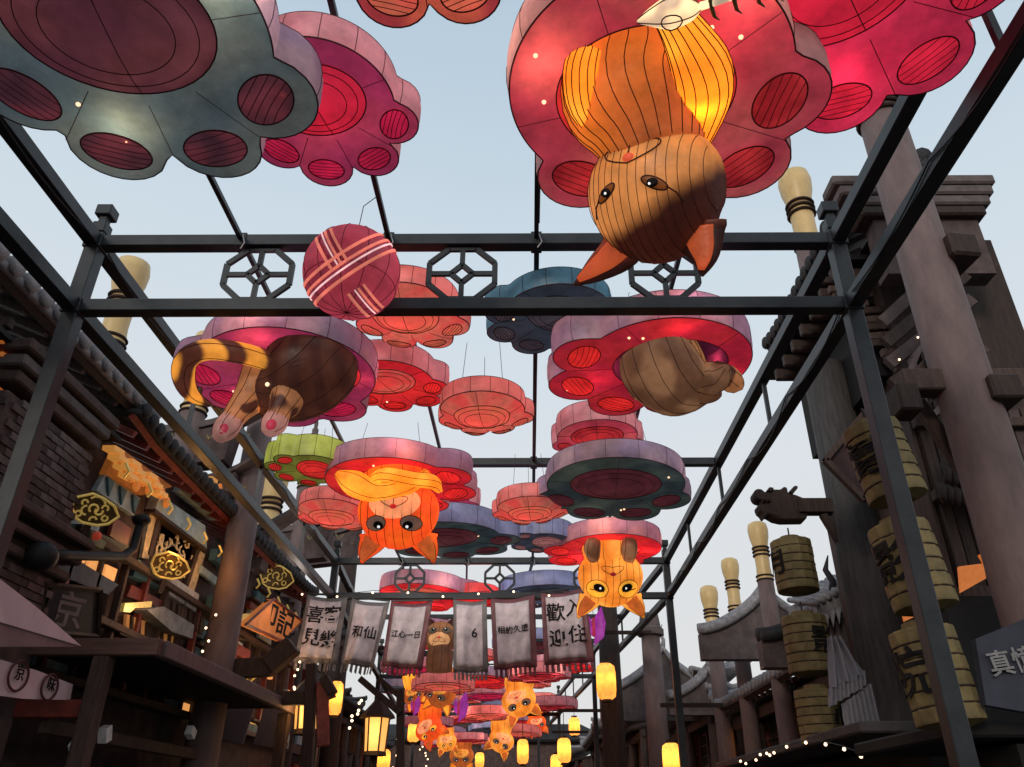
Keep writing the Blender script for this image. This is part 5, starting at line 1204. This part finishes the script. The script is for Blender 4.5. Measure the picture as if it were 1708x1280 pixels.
# ---------------------------------------------------------------- far lanterns and cats down the street
fr=random.Random(11)
FAR=[(-2.2,20.5,4.0,.95,'R',10),(.6,21.5,4.0,.9,'G',-20),(-1.0,23.0,3.95,.55,'C',0),(1.6,24.2,3.9,.9,'R',-10),(-2.9,24.8,3.9,.9,'M',20),(-.7,26.9,3.9,.95,'R',0),(.9,28.2,3.95,.6,'C',10),(-3.3,29.2,3.9,.9,'T',0),(-.4,30.6,3.9,.9,'M',15),(1.5,31.5,3.9,.55,'C',0),(-2.6,33.2,3.9,.9,'R',5),(.5,34.4,3.9,.9,'B',0),(-1.1,38.2,3.9,.9,'P',0),(1.3,39.5,3.9,.9,'R',0),(-3.0,40.2,3.9,.8,'C',0),(0.0,43.0,3.9,.9,'B',0),(-2.2,45.0,3.9,.9,'R',0),(1.4,46.5,3.9,.8,'M',0),(-.6,50.0,3.9,.9,'C',0),(-2.9,53.0,3.9,.9,'P',0),(.9,55.0,3.9,.9,'R',0)]
FAR+=[(.7,22.4,3.35,.75,'P',10),(-1.9,24.0,3.3,.8,'C',-5),(1.5,27.0,3.1,.8,'P',0),(-.5,28.6,3.0,.75,'C',8),(-2.6,30.5,2.9,.8,'M',0),(.8,32.5,2.8,.8,'C',0),(-1.2,35.5,2.8,.8,'P',0),(1.9,36.0,4.05,.8,'C',0),(-3.1,36.5,4.0,.8,'P',0),(-1.2,34.6,4.2,.5,'C',0),(.4,37.6,4.1,.6,'M',0),(-2.2,42.0,4.1,.6,'R',0),(1.0,48.5,4.0,.7,'C',0)]
PAL={'R':(REDU,LILAC,REDP,'scarlet'),'G':(GRNU,PALEB,GRNP,'dark green'),'C':(CORAL,CORALB,CORALP,'salmon'),'M':(MAG,PINKB,MAGP,'magenta'),'T':(TEALU,LILAC,TEALP,'teal'),'B':(BLUEU,PALEB,BLUEP,'slate blue'),'P':(ROSE,PINKB,ROSEP,'rose pink')}
sidew=lambda x:'left' if x<-1.3 else ('right' if x>.6 else 'middle')
for i,(x,y,h,R,k,d) in enumerate(FAR):
    u,b,p,nm=PAL[k]; nth=('first','second','third','fourth','fifth','sixth','seventh','eighth','ninth','tenth','eleventh','twelfth')[sum(1 for q in FAR[:i] if q[4]==k)]
    paw(x+cx(y),y,h,R,d,f'{nm} paw lantern beyond the cloth banners, {nth} of that colour from near to far',u,b,p,bulbs=1 if i%2 else 0,light=4 if i%3==0 else 0,detail=False,cable=False,thick=.28 if R>.7 else .2,wire=.008)
for i,(px,py,Y,s,st,lab,f,up) in enumerate(((735,1062,17.0,.36,0,'upright brown and cream silk cat head seen through the gap between the banners',(0,-.95,-.2),(0,.1,1)),(735,1158,25,.46,3,'orange silk cat upside down below the middle banners',(-.3,-.9,-.2),(-.25,.2,-1)),(866,1170,24,.50,2,'yellow silk cat with grey eyes under the right banners',(0,-.9,-.3),(.4,.2,-1)),(716,1216,28,.46,1,'orange fox faced silk cat at the far frame beam, left',(0,-.9,-.3),(.75,.2,-.8)),(836,1236,31,.46,2,'golden silk cat low in the far lantern cluster',(0,-.9,-.3),(-.55,.2,-1)),(770,1262,36,.5,3,'small orange silk cat at the bottom edge of the far cluster',(0,-.9,-.3),(0,.2,-1)))):
    c=at_y(px,py,Y); sk=[(TAN,FAWN,BRN,BRN),(VERM,FAWN,VERM,ORG),(AMB,FAWN,AMB,ORG),(ORG,AMB,ORG,ORGY)][st]
    t=Vector((c.x,c.y-.1,c.z+.75)) if i else Vector((c.x,c.y,c.z-.7))
    hung_cat(c,s,lab,sk[0],sk[1],sk[2],sk[3],'round',GREYI if st!=1 else AMBI,f,up,t,(),sk[0],REDP,None,seams=5)
for i,(px,py,Y,s_,st,rl,lab) in enumerate(((690,1160,26,.34,3,.5,'small honey silk cat tilted at the far left of the lantern cluster'),(895,1208,33,.38,1,.3,'tiny orange silk cat at the right of the far cluster'),(745,1238,34,.40,2,.2,'tiny amber silk cat under the far beam, left of centre'))):
    c=at_y(px,py,Y); sk=[None,(VERM,FAWN,VERM,ORG),(AMB,FAWN,AMB,ORG),(ORG,AMB,ORG,ORGY)][st]
    hung_cat(c,s_,lab,sk[0],sk[1],sk[2],sk[3],'round',AMBI if st==2 else GREYI,(rl*.5,-.9,-.2),(rl,.2,-1),Vector((c.x-rl*.3,c.y-.1,c.z+.6)),(),ORGY if st==3 else sk[0],REDP,None,seams=5)
for px,py,Y,lab in ((690,1222,30,'small glowing paper lantern at the left edge of the far cluster'),(958,1212,32,'small glowing paper lantern beside the far right shops'),(640,1268,28,'small glowing paper lantern below the post lantern'),(800,1268,40,'smallest glowing paper lantern at the bottom edge centre')):
    paper_lantern(px,py,Y,.42,.62,lab,arm=False)
# violet butterfly lanterns
for px,py,Y,s,lab in ((765,1180,23,.42,'violet butterfly wing lantern in the far cluster under the middle banners'),(990,1045,16.6,.42,'violet leaf shaped lantern just right of the rightmost banner'),(690,1178,25,.3,'small violet butterfly lantern left in the far cluster')):
    O=at_y(px,py,Y); root=empty('butterfly_lantern',O,lab,'lantern','violet butterfly lanterns'); 
    for sg,sc_ in ((1,1),(-1,.55)):
        poly=[Vector((0,0,-.9*s)),Vector((sg*.5*s,0,-.5*s)),Vector((sg*.62*s,.05,.2*s)),Vector((sg*.45*s,.05,1.0*s)),Vector((sg*.1*s,0,.5*s))]
        MB().prism([q*sc_ for q in poly],(0,.08,0)).build('wing',VIOLET,root,bevel=.01)
    MB().tube([(0,-.02,-.5*s),(0,-.02,.4*s)],.03,8).build('body',PINKD,root,smooth=True)
    MB().tube([(0,0,.4*s),(0,.1,ZU-O.z)],.006,4).build('hanging_cable',CABLE,root)
# strings of fairy bulbs hung down the posts at lower left centre
for px0,py0,px1,py1,Y,n,lab in ((598,1165,585,1215,15.5,7,'thick string of bulbs down the post beside the post lantern'),(668,1230,660,1278,18,7,'string of bulbs down the steel post at the bottom edge'),(702,1248,712,1275,22,6,'cluster of small bulbs at the bottom edge under the far cats'),(505,1108,478,1165,13.8,6,'sparse bulbs beside the box lantern at lower left'),(330,1088,362,1030,12.6,4,'few bulbs near the kiosk roof corner and column')):
    A=at_y(px0,py0,Y);B=at_y(px1,py1,Y); root=empty('string_light',A,lab,'string lights'); P=[]
    rr=random.Random(px0)
    for i in range(n):
        p=A.lerp(B,i/(n-1))-A+Vector((rr.uniform(-.08,.08),0,rr.uniform(-.05,.05))); P.append(p); MB().ball(p,.026 if n==7 else .02,8,6).build('bulb',BULBW,root,smooth=True)
    MB().tube(P,.006,4).build('cable',CABLE,root)
# gate building closing the street
shop(-1,-12,57,66,5,'far end house closing the street on the left',curl=.5)
O=Vector((-3.5,62,0)); gt=empty('gate_house',O,'dark gate house with two roof tiers closing the end of the street','gate house'); MB().box((0,0,3.2),(15,3,6.4)).build('wall',WBR,gt); MB().box((0,.3,7.6),(10,2.4,1.6)).build('upper_wall',WBR,gt)
for z,hw in ((6.4,8.6),(8.4,6.2)): MB().prism([(-hw,-2.2,z+.3),(-hw*.8,-2.2,z),(hw*.8,-2.2,z),(hw,-2.2,z+.3),(hw*.84,0,z+1.2),(-hw*.84,0,z+1.2)],(0,.15,-.15)).build('roof',ROOFD,gt)
for i in range(5): MB().box((-5+i*2.5,-1.52,2.4),(1.4,.08,1.6)).build('window',WINL,gt)
